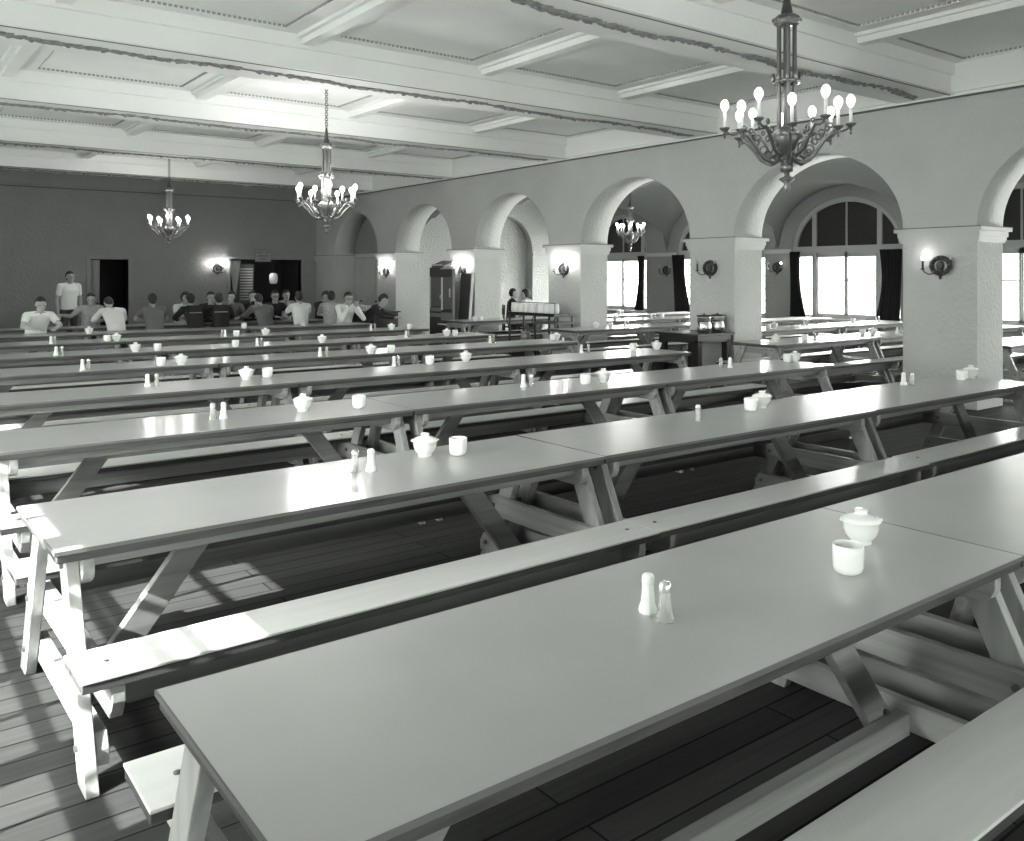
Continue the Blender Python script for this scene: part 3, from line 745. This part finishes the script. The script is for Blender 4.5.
# ------------------------------------------------------------------ urn table and urns in front of the second pillar
t = thing('serving_table', 'black serving table carrying two urns in front of the pillar', 'table')
MB().box(10.55, 11.45, 9.12, 10.05, .775, .81).build('tabletop', M_DARKWOOD, t, .004)
MB().box(10.60, 11.40, 9.17, 10.0, .66, .775).build('apron', M_DARKWOOD, t)
for a, b in ((10.60, 9.17), (11.30, 9.17), (10.60, 9.89), (11.30, 9.89)): MB().box(a, a + .10, b, b + .11, 0, .70).build('leg', M_DARKWOOD, t, .005)
MB().box(10.95, 11.05, 9.18, 9.98, .12, .17).build('stretcher', M_DARKWOOD, t)
def urn(x, y, label):
    t = thing('steel_urn', label, 'urn', (x, y, .81), 0, 'steel urns on the serving table')
    MB().lathe([(.085, 0), (.09, .01), (.112, .04), (.118, .11), (.105, .16), (.095, .18), (.108, .20), (.112, .245), (.118, .26), (0, .26)], seg=28).build('urn_body', M_STEEL, t)
    MB().torus((0, 0, .185), .100, .010, (0, 0, 1), 28, 6).torus((0, 0, .03), .106, .009, (0, 0, 1), 28, 6).build('dark_band', M_BRASSD, t)
    l = MB().lathe([(.118, .26), (.125, .268), (.118, .282), (.03, .292), (.014, .295), (.020, .31), (0, .315)], seg=24).build('lid', M_BRASSD, t)
    for s in (-1, 1): MB().tube([(s * .10, 0, .235), (s * .145, 0, .24), (s * .15, 0, .19), (s * .115, 0, .12)], .009, 6).build('handle', M_BRASSD, t)
    MB().tube([(-.03, -.11, .06), (-.04, -.15, .06), (-.04, -.155, .04)], .010, 6).build('spigot', M_BRASSD, t)
urn(11.30, 9.36, 'steel urn nearer the pillar corner, with dark lid and tap')
urn(10.97, 9.36, 'steel urn nearer the middle of the black serving table')
# ------------------------------------------------------------------ pitcher cart
t = thing('serving_cart', 'dark serving cart loaded with white pitchers against the pillar', 'cart')
cx0, cx1, cy0, cy1 = 10.72, 11.14, 12.72, 14.35
MB().box(cx0, cx1, cy0 + .12, cy1, .94, 1.0).build('upper_shelf', M_DARKWOOD, t, .004)
MB().box(cx0, cx1, cy0 + .12, cy1, .28, .31).build('lower_shelf', M_DARKWOOD, t, .004)
MB().box(cx0, cx1, cy0, cy0 + .75, .80, .84).build('side_shelf', M_GREYWOOD, t, .004)
for y in (cy0 + .04, cy0 + .74, cy1 - .06):
    for x in (cx0 + .03, cx1 - .03): MB().tube([(x, y, .04), (x, y, .96)], .022, 8).build('post', M_DARKWOOD, t)
for y in (cy0 + .06, cy0 + .74, cy1 - .06):
    MB().tube([(cx0 + .02, y + .02, .94), (cx0 + .02, y + .10, .86), (cx0 + .02, y + .03, .72)], .012, 6).build('bracket', M_DARKWOOD, t)
for y in (cy0 + .1, cy1 - .1):
    for x in (cx0 + .05, cx1 - .05): MB().torus((x, y, .04), .03, .012, (1, 0, 0), 14, 6).build('wheel', M_DARKWOOD, t)
MB().tube([(cx0 + .02, cy0 + .12, 1.205), (cx0 + .02, cy1, 1.205)], .008, 6).tube([(cx0 + .02, cy0 + .12, 1.0), (cx0 + .02, cy0 + .12, 1.205)], .008, 6).tube([(cx0 + .02, cy1 - .01, 1.0), (cx0 + .02, cy1 - .01, 1.205)], .008, 6).build('guard_rail', M_DARKWOOD, t)
P_PIT = tag(MB().lathe([(.078, 0), (.083, .006), (.090, .06), (.082, .16), (.080, .185), (.076, .188), (.074, .05), (0, .02)], seg=22).build('white_pitcher', mat('pitcher_enamel', .85, .3)), 'x', 'pitcher')
PN = ['first', 'second', 'third', 'fourth', 'fifth', 'sixth', 'seventh', 'eighth']
for i, y in enumerate((12.96, 13.19, 13.42, 13.62, 13.82, 14.02, 14.22)):
    place(P_PIT, (cx0 + .12, y, 1.0), 0, 'white pitcher on the cart, %s from the pillar-corner end' % PN[i], 'white pitchers in a row on the cart')
def bucket(x, y, label, r=.12, h=.26, z=.31):
    t = thing('metal_can', label, 'can', (x, y, z), 0, 'metal cans under the cart')
    MB().lathe([(r * .85, 0), (r, .02), (r * 1.02, h * .75), (r * .9, h * .82), (r * .95, h * .86), (r * .95, h), (0, h)], seg=22).build('can_body', mat('dull_tin', .34, .4, metal=.5), t)
    MB().torus((0, 0, h * .55), r * 1.01, .008, (0, 0, 1), 22, 6).torus((0, 0, .05), r, .008, (0, 0, 1), 22, 6).build('hoop', M_BRASSD, t)
bucket(10.92, 12.96, 'tin can low on the cart at its pillar-corner end', .115, .28); bucket(10.92, 13.25, 'tin can in the middle below the pitchers', .125, .28); bucket(10.92, 13.98, 'narrow tin can below the far pitchers', .10, .30)
# ------------------------------------------------------------------ cabinets leaning in front of the third pillar
t = thing('tall_cabinet', 'tall black cabinet with grey upper panel beside the arcade pillar', 'cabinet', (11.14, 17.50, 0), -pi / 2)
MB().box(-.31, .31, -.14, .14, 0, 1.94).build('carcass', M_CAB, t, .006)
d = MB().box(-.22, .26, -.155, -.14, 1.02, 1.70).build('upper_door', M_CABL, t, .003); MB().box(.20, .26, -.18, -.155, 1.20, 1.29).build('door_handle', M_CABW, d)
MB().box(-.28, -.25, -.155, -.14, .95, 1.72).build('trim_strip', M_CABW, t)
for k, z in enumerate((.90, .77)): MB().box(-.27, .28, -.16, -.14, z, z + .085).build('drawer', mat('drawer_front', .22, .4), t, .003)
t = thing('food_cabinet', 'tall cabinet with a bright edge strip and pale ledge, half hiding the black one', 'cabinet', (10.86, 16.70, 0), -pi / 2)
MB().box(-.23, .24, -.10, -.02, .0, 1.89).build('carcass', M_CAB, t, .006)
MB().box(-.24, .25, -.11, -.01, 1.89, 1.915).build('top_edge', M_CABW, t, .003)
d = MB().box(-.13, .21, -.115, -.10, .98, 1.70).build('door', M_CABL, t, .003); MB().box(.16, .19, -.135, -.115, 1.25, 1.45).build('door_handle', M_CABW, d)
MB().box(-.20, -.14, -.115, -.10, .96, 1.70).build('trim_strip', mat('enamel_white', .7, .3), t)
MB().box(-.21, .22, -.115, -.10, .72, .90).build('drawer', mat('drawer_front', .22, .4), t, .003)
MB().box(-.25, .25, -.18, -.09, .62, .645).build('ledge', mat('enamel_white', .7, .3), t, .003)
t = thing('leaning_board', 'dark flat board leaning upright against the lit pillar', 'board', (11.25, 16.80, 0), -pi / 2)
o = MB().box(-.22, .22, -.02, .02, 0, 1.80).build('board', mat('board_grey', .07, .45), t, .004); o.rotation_euler.x = -.08
o = MB().box(-.25, -.22, -.035, .035, 0, 1.80).box(.22, .25, -.035, .035, 0, 1.80).build('stile', M_CABW, t, .003); o.rotation_euler.x = -.08
t = thing('folded_tray', 'open flat box lying tilted on top of the black cabinet', 'box', (11.14, 17.45, 1.94), -pi / 2)
o = MB().box(-.24, .24, -.15, .15, 0, .03).build('tray_base', M_CAB, t); o = MB().box(-.26, .26, -.15, .15, 0, .022).build('tray_lid', M_CAB, t); o.location = (0, 0, .08); o.rotation_euler.y = -.2
MB().box(-.22, .2, -.152, -.14, .03, .075).build('tray_lining', M_CABW, t)
# ------------------------------------------------------------------ counter with glasses by the corner doors
t = thing('glass_counter', 'dark counter crowded with white cups near the panelled double door', 'counter')
MB().box(10.55, 11.25, 19.75, 21.8, .0, .80).build('counter_body', M_CAB, t, .006); MB().box(10.5, 11.3, 19.7, 21.85, .80, .83).build('counter_top', M_DARKWOOD, t, .004)
for k in range(3): MB().box(10.535, 10.55, 19.85 + k * .66, 20.43 + k * .66, .10, .72).build('door', M_DARKWOOD, t, .003)
P_TUM = tag(MB().lathe([(.033, 0), (.036, .004), (.042, .14), (.039, .14), (.031, .02), (0, .015)], seg=16).build('white_tumbler', mat('tumbler_white', .6, .3)), 'x', 'tumbler')
rr = random.Random(3); nn = 0
for i in range(11):
    for j in range(2):
        if (i, j) == (5, 0): continue
        place(P_TUM, (10.62 + j * .13, 19.85 + i * .165 + rr.uniform(-.02, .02), .83), 0, 'white tumbler in the double row on the dark counter', 'white tumblers on the counter')
# ------------------------------------------------------------------ far doorway things
t = thing('wall_sign', 'small white card sign above the far doorway', 'sign', (9.78, YF - .04, 2.34), 0)
MB().box(-.24, .24, 0, .015, -.17, .17).build('card', M_SIGN, t)
MB().box(-.25, .25, .005, .02, -.18, -.17).box(-.25, .25, .005, .02, .17, .18).box(-.25, -.24, .005, .02, -.18, .18).box(.24, .25, .005, .02, -.18, .18).build('frame', M_INK, t)
mb = MB(); rr = random.Random(2)
for (z, a, b, h) in ((.105, -.19, -.05, .05), (.105, -.02, .0, .05), (.105, .07, .17, .05), (0, -.16, .04, .045), (0, .07, .15, .045), (-.095, -.10, .07, .035)):
    x = a
    while x < b:
        w = rr.uniform(.014, .026); mb.box(x, x + w * .55, -.004, 0, z - h / 2, z + h / 2)
        if rr.random() < .6: q = rr.choice((-h / 2, -.004, h / 2 - .008)); mb.box(x, x + w, -.004, 0, z + q, z + q + .008)
        x += w + .010
mb.build('lettering', M_INK, t)
mb = MB(); cols = 36; rows = 10; vs = []
for j in range(rows + 1):
    q = j / rows; w = .36 * (1 - q) + .05 * q; z = 2.2 - 1.05 * q
    for i in range(cols + 1): s_ = i / cols; vs.append((9.05 + (s_ - .5) * w, YF + .30 + .03 * sin(s_ * 5 * 2 * pi), z))
mb.add(vs, [(j * (cols + 1) + i, j * (cols + 1) + i + 1, (j + 1) * (cols + 1) + i + 1, (j + 1) * (cols + 1) + i) for j in range(rows) for i in range(cols)], True)
tag(mb.build('white_curtain', M_WHITE), 'narrow white curtain gathered to a point inside the far doorway', 'curtain')
t = thing('hanging_lantern', 'pale glass lantern glowing inside the far doorway', 'lantern', (10.48, YF + .9, 0), 0)
MB().lathe([(.07, 1.50), (.115, 1.53), (.13, 1.66), (.12, 1.78), (.07, 1.83), (0, 1.83)], seg=18).build('glass_shade', mat('lantern_glass', .6, .4, emit=.12), t)
MB().lathe([(.03, 1.83), (.04, 1.85), (.01, 1.88), (.008, 2.75), (0, 2.75)], seg=8).build('hanging_rod', M_BRASSD, t)
l = bpy.data.lights.new('curtain_fill_light', 'POINT'); l.energy = 5; l.shadow_soft_size = .06  # added fill lamp set beside the lantern to brighten the white curtain
o = bpy.data.objects.new('curtain_fill_light', l); C.objects.link(o); o.location = (10.2, YF + .75, 1.95); o['kind'] = 'helper'
t = thing('slatted_cupboard', 'grey slatted cupboard standing inside the far doorway', 'cupboard', (9.62, YF + 1.2, 0), 0)
MB().box(-.34, .34, 0, .4, 0, 2.1).build('carcass', M_GREYWOOD, t); mb = MB()
for k in range(12): mb.box(-.1, .30, -.02, 0, 1.0 + k * .085, 1.045 + k * .085)
mb.build('slats', M_DOOR, t)
# ------------------------------------------------------------------ people
def capsule(mb, a, b, ra, rb, n=6):
    a = Vector(a); b = Vector(b)
    mb.ball(a, ra, 12, 8); mb.ball(b, rb, 12, 8)
    mb.tube([a, b], [ra, rb], 12)
def loft(mb, secs, seg=20):
    """secs: (x, y, z, rx, ry)"""
    vs = []
    for (x, y, z, rx, ry) in secs:
        for k in range(seg): a = 2 * pi * k / seg; vs.append((x + rx * cos(a), y + ry * sin(a), z))
    n = len(secs)
    fs = [(i * seg + k, i * seg + (k + 1) % seg, (i + 1) * seg + (k + 1) % seg, (i + 1) * seg + k) for i in range(n - 1) for k in range(seg)]
    fs += [tuple(range(seg - 1, -1, -1)), tuple(range((n - 1) * seg, n * seg))]
    mb.add(vs, fs, True)
def fuse(mb, name, m, parent, vox, smooth=2):
    """one continuous surface out of overlapping closed forms"""
    me = bpy.data.meshes.new(name); me.from_pydata(mb.v, [], mb.f); me.update()
    o = bpy.data.objects.new(name, me); C.objects.link(o)
    r = o.modifiers.new('r', 'REMESH'); r.mode = 'VOXEL'; r.voxel_size = vox; r.use_smooth_shade = True
    s = o.modifiers.new('s', 'SMOOTH'); s.factor = .5; s.iterations = smooth
    dg = bpy.context.evaluated_depsgraph_get(); dg.update()
    nm = bpy.data.meshes.new_from_object(o.evaluated_get(dg))
    bpy.data.objects.remove(o); bpy.data.meshes.remove(me)
    nm.materials.clear(); nm.materials.append(m)
    for p in nm.polygons: p.use_smooth = True
    o = bpy.data.objects.new(name, nm); C.objects.link(o); o.parent = parent
    return o
def hand(mb, w, d, side, curl=.5):
    """palm and five fingers from wrist w along direction d"""
    w = Vector(w); d = Vector(d).normalized(); up = Vector((0, 0, 1)); sd = d.cross(up).normalized(); nn = sd.cross(d)
    R = Matrix((sd, d, nn)).transposed()
    mb.ball(w + d * .05, (.040, .052, .017), 12, 8, R)
    for i, (off, ln) in enumerate(((-.030, .066), (-.010, .076), (.010, .072), (.029, .058))):
        a = w + d * .090 + sd * off; b = a + d * ln * .5 - nn * (.2 * curl * ln); c = b + d * ln * .4 * (1 - .6 * curl) - nn * (ln * .5 * curl)
        capsule(mb, a - d * .015, b, .0095, .009); capsule(mb, b, c, .009, .0075)
    a = w + d * .03 - sd * (.034 * side); b = a + d * .035 - sd * (.022 * side) - nn * .004; c = b + d * .026 - nn * .008
    capsule(mb, a, b, .012, .010); capsule(mb, b, c, .010, .0085)
def person(label, loc, rz, shirt='tee', smat=None, pose='sit', lean=.05, headturn=0.0, nod=.1, hair='short', arms='table', trouser=None, hold=None, glasses=False, k=1.0):
    t = thing('person', label, 'person', loc, rz)
    smat = smat or M_WHITE
    sit = pose == 'sit'
    zp = .56 if sit else .96
    zs = zp + .47; lx = lean * 5
    sp = lambda q: Vector((0, lean * q * q * 1.6 + (.0 if sit else 0), zp + q * .50 * (1 - lean * .35)))    # spine 0..1
    def sec(q, rx, ry, dy=0): p = sp(q); return (p.x, p.y + dy, p.z, rx, ry)
    body = MB()
    loft(body, [sec(-.18, .13, .10), sec(0, .155, .112), sec(.25, .135, .098), sec(.5, .145, .105, .005), sec(.75, .165, .112, .008), sec(.92, .165, .092), sec(1.0, .12, .07), sec(1.06, .06, .055)])
    sh = [sp(.93) + Vector((s * .175, 0, 0)) for s in (-1, 1)]
    nb = sp(1.02); hc = nb + Vector((0, .03 + nod * .12, .148 - .05 * max(0, nod)))
    capsule(body, nb - Vector((0, 0, .03)), hc - Vector((0, .012, .06)), .058, .050)
    Rh = Matrix.Rotation(headturn, 3, 'Z') @ Matrix.Rotation(-nod, 3, 'X')
    H = lambda x, y, z: hc + Rh @ Vector((x, y, z))
    body.ball(H(0, -.008, .025), (.074, .094, .088), 18, 12, Rh)
    body.ball(H(0, .022, -.045), (.057, .068, .078), 16, 10, Rh)
    body.ball(H(0, .066, -.100), (.026, .022, .020), 10, 8, Rh)
    body.ball(H(0, .072, .030), (.045, .018, .012), 10, 6, Rh)                      # brow
    capsule(body, H(0, .086, .012), H(0, .104, -.022), .008, .013)                 # nose
    body.ball(H(0, .084, -.058), (.024, .012, .006), 10, 6, Rh); body.ball(H(0, .082, -.070), (.021, .012, .007), 10, 6, Rh)   # lips
    for s in (-1, 1): body.ball(H(s * .075, -.008, -.008), (.010, .020, .032), 8, 8, Rh)   # ears
    # legs
    if sit:
        hips = [Vector((s * .09, .02, zp - .04)) for s in (-1, 1)]
        kn = [Vector((s * .13, .44, .53)) for s in (-1, 1)]; an = [Vector((s * .13, .40, .09)) for s in (-1, 1)]
    else:
        hips = [Vector((s * .09, 0, zp - .06)) for s in (-1, 1)]
        kn = [Vector((s * .11, .02, .50)) for s in (-1, 1)]; an = [Vector((s * .12, -.01, .09)) for s in (-1, 1)]
    for i in (0, 1):
        capsule(body, hips[i], kn[i], .078, .052); capsule(body, kn[i], an[i], .050, .034); capsule(body, an[i] - Vector((0, .02, .03)), an[i] + Vector((0, .14, -.055)), .032, .028)
    # arms
    E = []; Wr = []
    for i, s in enumerate((-1, 1)):
        S0 = sh[i]
        if arms == 'hang': e = S0 + Vector((s * .06, -.03, -.29)); w = e + Vector((-s * .0, .06, -.25)); d = Vector((0, .1, -1))
        elif arms == 'drink' and s > 0: e = S0 + Vector((.06, .22, -.20)); w = hc + Vector((.05, .17, -.10)); d = Vector((-.5, -.1, .5))
        elif arms == 'reach' and s > 0: e = S0 + Vector((.16, .16, -.12)); w = e + Vector((.16, .16, .03)); d = Vector((1, 1, 0))
        elif arms == 'akimbo': e = S0 + Vector((s * .14, -.04, -.26)); w = Vector((s * .17, .02, zp + .06)); d = Vector((-s * .6, .8, -.2))
        elif arms == 'lap': e = S0 + Vector((s * .05, .04, -.28)); w = Vector((s * .10, .25, .66)); d = Vector((-s * .2, 1, -.2))
        else:
            e = Vector((s * .27, S0.y + .16, .845)); w = Vector((s * .13, S0.y + .38, .80)); d = Vector((-s * .45, 1, -.05))
            if arms == 'up' : e = Vector((s * .24, S0.y + .26, .80)); w = Vector((s * .09, S0.y + .27, 1.03)); d = Vector((-s * .3, .1, 1))
        E.append(e); Wr.append(w)
        capsule(body, sp(.98) + Vector((s * .05, 0, .0)), S0, .045, .047); capsule(body, S0, e, .047, .038); capsule(body, e, w, .038, .026)
        if abs(d.normalized().z) > .9: d = d + Vector((0, .3, 0))
        hand(body, w, d, -s if False else s, .35 if arms != 'drink' else .9)
    fuse(body, 'body', M_SKIN, t, .0085)
    # shirt
    sb = MB(); g = .016
    loft(sb, [sec(-.12, .15, .118), sec(0, .165, .125), sec(.25, .155, .118), sec(.5, .162, .122, .005), sec(.75, .182, .127, .008), sec(.92, .180, .106), sec(.99, .13, .082), sec(1.03, .075, .066)])
    for i in (0, 1):
        q = .52 if shirt == 'tee' else 1.0
        s_ = (-1, 1)[i]; capsule(sb, sp(.97) + Vector((s_ * .055, 0, 0)), sh[i], .060, .064)
        e2 = sh[i].lerp(E[i], q); capsule(sb, sh[i], e2, .066, .056 if shirt == 'tee' else .050)
        if shirt != 'tee':
            w2 = E[i].lerp(Wr[i], .45 if shirt == 'rolled' else .92); capsule(sb, E[i], w2, .050, .040)
    so = fuse(sb, 'shirt', smat, t, .011)
    if shirt == 'sailor':
        c = MB(); p = sp(.90)
        vs = []; n = 10     # square back collar with its piping
        c.prism([(-.13, p.z - .06), (.13, p.z - .06), (.12, p.z + .09), (-.12, p.z + .09)], 'y', p.y - .140, p.y - .116)
        c.build('sailor_collar', M_NAVY, so)
        MB().box(-.12, .12, p.y - .147, p.y - .139, p.z - .052, p.z - .038).build('collar_piping', mat('piping', .35, .8), so)
    tb = MB(); loft(tb, [(0, sp(-.2).y, zp - .09, .13, .11), (0, sp(-.1).y, zp - .04, .16, .125), (0, sp(.1).y, zp + .05, .158, .122)])
    for i in (0, 1):
        capsule(tb, hips[i], kn[i], .092, .068); capsule(tb, kn[i], an[i], .066, .056)
    fuse(tb, 'trousers', trouser or M_TROU, t, .014)
    for i in (0, 1):
        b = MB(); capsule(b, an[i] - Vector((0, .035, .045)), an[i] + Vector((0, .15, -.052)), .043, .036); fuse(b, 'shoe', M_SHOE, t, .012)
    # hair: skull cap pulled inside the head over the face
    hb = MB(); R_ = Rh; seg, rings = 22, 14
    tmp = MB(); tmp.ball((0, -.018, .020), (.084, .100, .110), seg, rings)
    rr = random.Random(hash(label) % 1000 if False else len(label)); vs = []
    for v in tmp.v:
        x, y, z = v; f = 1.0
        line = .058 - max(0, -y + .02) * 1.25
        if z < line and y > -.035: f = .74
        f *= 1 + rr.uniform(-.012, .012)
        vs.append(hc + Rh @ Vector((x * f, (y + .018) * f - .018, (z - .020) * f + .020)))
    hb.add(vs, tmp.f, True); hb.build('hair', M_HAIR, t)
    eb = MB()
    for s in (-1, 1): eb.ball(H(s * .031, .078, .006), (.012, .008, .006), 8, 6, Rh)
    eb.build('eyes', M_EYE, t)
    if glasses:
        gb = MB()
        for s in (-1, 1): gb.torus(H(s * .032, .097, .004), .022, .0035, Rh @ Vector((0, 1, 0)), 14, 5); gb.tube([H(s * .055, .095, .008), H(s * .078, .0, .005)], .003, 5)
        gb.tube([H(-.010, .1, .008), H(.010, .1, .008)], .003, 5); gb.build('glasses', M_BRASSD, t)
    if hold == 'cup':
        c = Wr[1] + Vector((-.06, -.035, .03)); o = MB().lathe([(.03, -.035), (.042, -.02), (.045, .05), (0, .05)], seg=16).build('drinking_cup', M_CHINA)
        R3 = Matrix.Rotation(rz, 3, 'Z'); o.location = Vector(loc) + R3 @ c; o.rotation_euler = (-.5, 0, rz); tag(o, 'white cup raised to the mouth of a drinking man', 'cup')
    t.scale = (1.06, 1.06, 1.06)
    return t
def onrow(u, Y): return (atY(u, Y), Y, 0)
YN, YFb = ROWN[8] - .22, ROWN[8] + TWD + .19        # near and far bench of the last row
P = person
P('person in a white T-shirt leaning over the eighth row table with crossed arms', onrow(35, ROWN[7] + TWD + .20), pi + .1, 'tee', M_WHITE, lean=.16, nod=.25, arms='table')
P('person standing upright in a white T-shirt and dark trousers near the far wall', onrow(69, 20.9), pi + .25, 'tee', M_WHITE, pose='stand', arms='hang', lean=.01, nod=.05)
P('person reaching an arm sideways behind the white-shirted back', onrow(91, YFb), pi - .2, 'tee', M_LGREY, arms='reach', nod=.2)
P('person in a white long-sleeved shirt, back turned, head bent over the meal', onrow(117, YN), .05, 'long', M_WHITE, lean=.22, nod=1.0)
P('person in a plain grey shirt, back turned, elbows wide', onrow(155, YN), -.05, 'tee', M_GREY, lean=.10, nod=.3)
P('person with an open white collar looking across the table at the far wall', onrow(182, YFb), pi + .3, 'tee', M_WHITE, headturn=.3, nod=.15)
P('person in a dark sailor jumper, back turned, seated below the lit far sconce', onrow(196, YN), .1, 'sailor', M_NAVY, lean=.12, nod=.35)
P('person in dark clothes facing the camera between two sailors', onrow(209, YFb), pi, 'long', M_NAVY, nod=.1)
P('person in a dark sailor jumper, back turned, beside the one under the sconce', onrow(221, YN), -.15, 'sailor', M_NAVY, lean=.10, nod=.3)
P('person in a dark grey shirt with head turned aside, facing the sailors', onrow(231, YFb), pi - .3, 'long', M_GREY, headturn=-.6, nod=.1)
P('person in dark clothes drinking from a white cup', onrow(251, YFb), pi, 'long', M_NAVY, arms='drink', nod=-.05, hold='cup')
P('person in a dark grey shirt, broad back turned, hunched low over the table', onrow(266, YN - .0), .0, 'long', M_GREY, lean=.17, nod=.7)
P('person wearing glasses and dark clothes, looking at the camera', onrow(273, YFb), pi, 'long', M_NAVY, nod=.05, glasses=True)
P('person in a light patterned shirt sitting in front of the far doorway', onrow(284, YFb + .95), pi, 'tee', M_LGREY, nod=.1)
P('person in a short-sleeved white T-shirt, back turned, in front of the far doorway', onrow(301, YN), .0, 'tee', M_WHITE, lean=.04, nod=.2)
P('person in dark clothes with bowed head near the corner of the hall', onrow(321, YFb), pi + .3, 'long', M_NAVY, nod=.4)
P('person in a light grey patterned shirt, back turned, next to the bespectacled one', onrow(331, YN), -.5, 'tee', M_LGREY, nod=.2)
P('person in glasses and white shirt with both hands raised to the chin', onrow(344, ROWN[7] + TWD + .20), pi, 'long', M_WHITE, lean=.08, nod=.2, arms='up', glasses=True)
P('person in black bent over the table at the dark counter', onrow(362, ROWN[7] + TWD + .22), pi + .9, 'long', M_NAVY, lean=.20, nod=.6)
P('person in a dark shirt sitting on a chair in the outer room, head in profile', (atY(511, 17.9), 17.9, 0), -2.1, 'tee', M_NAVY, lean=.02, nod=0, arms='lap')
P('person in a white shirt, back turned, sitting behind the pitcher cart', (atY(530, 17.0), 17.0, 0), .5, 'tee', M_WHITE, lean=.05, nod=.15, arms='lap')
def chair(x, y, rz, label):
    t = thing('wooden_chair', label, 'chair', (x, y, 0), rz)
    MB().box(-.21, .21, -.2, .22, .42, .455).build('seat', M_DARKWOOD, t, .004)
    for (a, b, h) in ((-.19, .2, .42), (.19, .2, .42), (-.19, -.19, 1.0), (.19, -.19, 1.0)): MB().box(a - .02, a + .02, b - .02, b + .02, 0, h).build('leg', M_DARKWOOD, t, .003)
    MB().box(-.19, .19, -.2, -.18, .90, 1.0).box(-.19, .19, -.2, -.18, .66, .74).build('backrest', M_DARKWOOD, t, .003)
chair(atY(511, 17.9), 17.9, -2.1, 'dark wooden chair under the person in profile')
chair(atY(530, 17.0), 17.0, .5, 'dark wooden chair behind the pitcher cart, under the white shirt')
# ------------------------------------------------------------------ light
def area(name, loc, rot, sx, sy, e):
    l = bpy.data.lights.new(name, 'AREA'); l.shape = 'RECTANGLE'; l.size = sx; l.size_y = sy; l.energy = e; l.color = (1, 1, .985)
    o = bpy.data.objects.new(name, l); C.objects.link(o); o.location = loc; o.rotation_euler = rot; o['kind'] = 'helper'
    return o
WZ = (SILL + SPR) / 2
for c, e in zip(WC, E_OUT): area('window_daylight', (XE + .85, c, WZ + .55), (0, pi / 2 - .5, 0), 2.4, 3.2, e)
for c, e in zip(LW, E_LEFT):
    o = area('window_daylight', (XL - .85, c - .3, WZ + .75), (0, -pi / 2 + .6, 0), 2.4, 3.0, e); o.data.spread = 2.1; o.rotation_euler = Vector((.88, .36, -.52)).to_track_quat('-Z', 'Y').to_euler()
for c, e in zip(BW, E_BACK): area('window_daylight', (c, YB - .85, WZ + .45), (pi / 2 - .4, 0, 0), 3.2, 2.4, e)
sl = bpy.data.lights.new('sun', 'SUN'); sl.energy = E_SUN; sl.angle = .006
so = bpy.data.objects.new('sun', sl); C.objects.link(so); so['kind'] = 'helper'
sd = Vector((1.0, .15, -.60)).normalized(); so.rotation_euler = sd.to_track_quat('-Z', 'Y').to_euler(); so.location = (-12, 2, 9)
w = bpy.data.worlds.new('sky'); S.world = w; w.use_nodes = True
w.node_tree.nodes['Background'].inputs[0].default_value = (.96, 1, .98, 1); w.node_tree.nodes['Background'].inputs[1].default_value = E_SKY
# ------------------------------------------------------------------ camera
cam = bpy.data.cameras.new('camera'); co = bpy.data.objects.new('camera', cam); C.objects.link(co); co['kind'] = 'helper'
cam.sensor_width = 36; cam.lens = FPX / 1024 * 36; cam.shift_y = -(420.5 - HZ) / 1024; cam.clip_start = .05; cam.clip_end = 200
co.location = (0, 0, CAMH); co.rotation_euler = (pi / 2, 0, -math.atan2(FW.x, FW.y)); S.camera = co
S.view_settings.view_transform = 'Standard'; S.view_settings.look = 'None'; S.view_settings.exposure = EXPO; S.view_settings.gamma = 1
S.view_settings.use_curve_mapping = False
S.cycles.max_bounces = 6; S.cycles.diffuse_bounces = 4; S.cycles.glossy_bounces = 3; S.cycles.transparent_max_bounces = 8
S.cycles.sample_clamp_indirect = 6; S.cycles.caustics_reflective = False; S.cycles.caustics_refractive = False
S.cycles.use_denoising = True
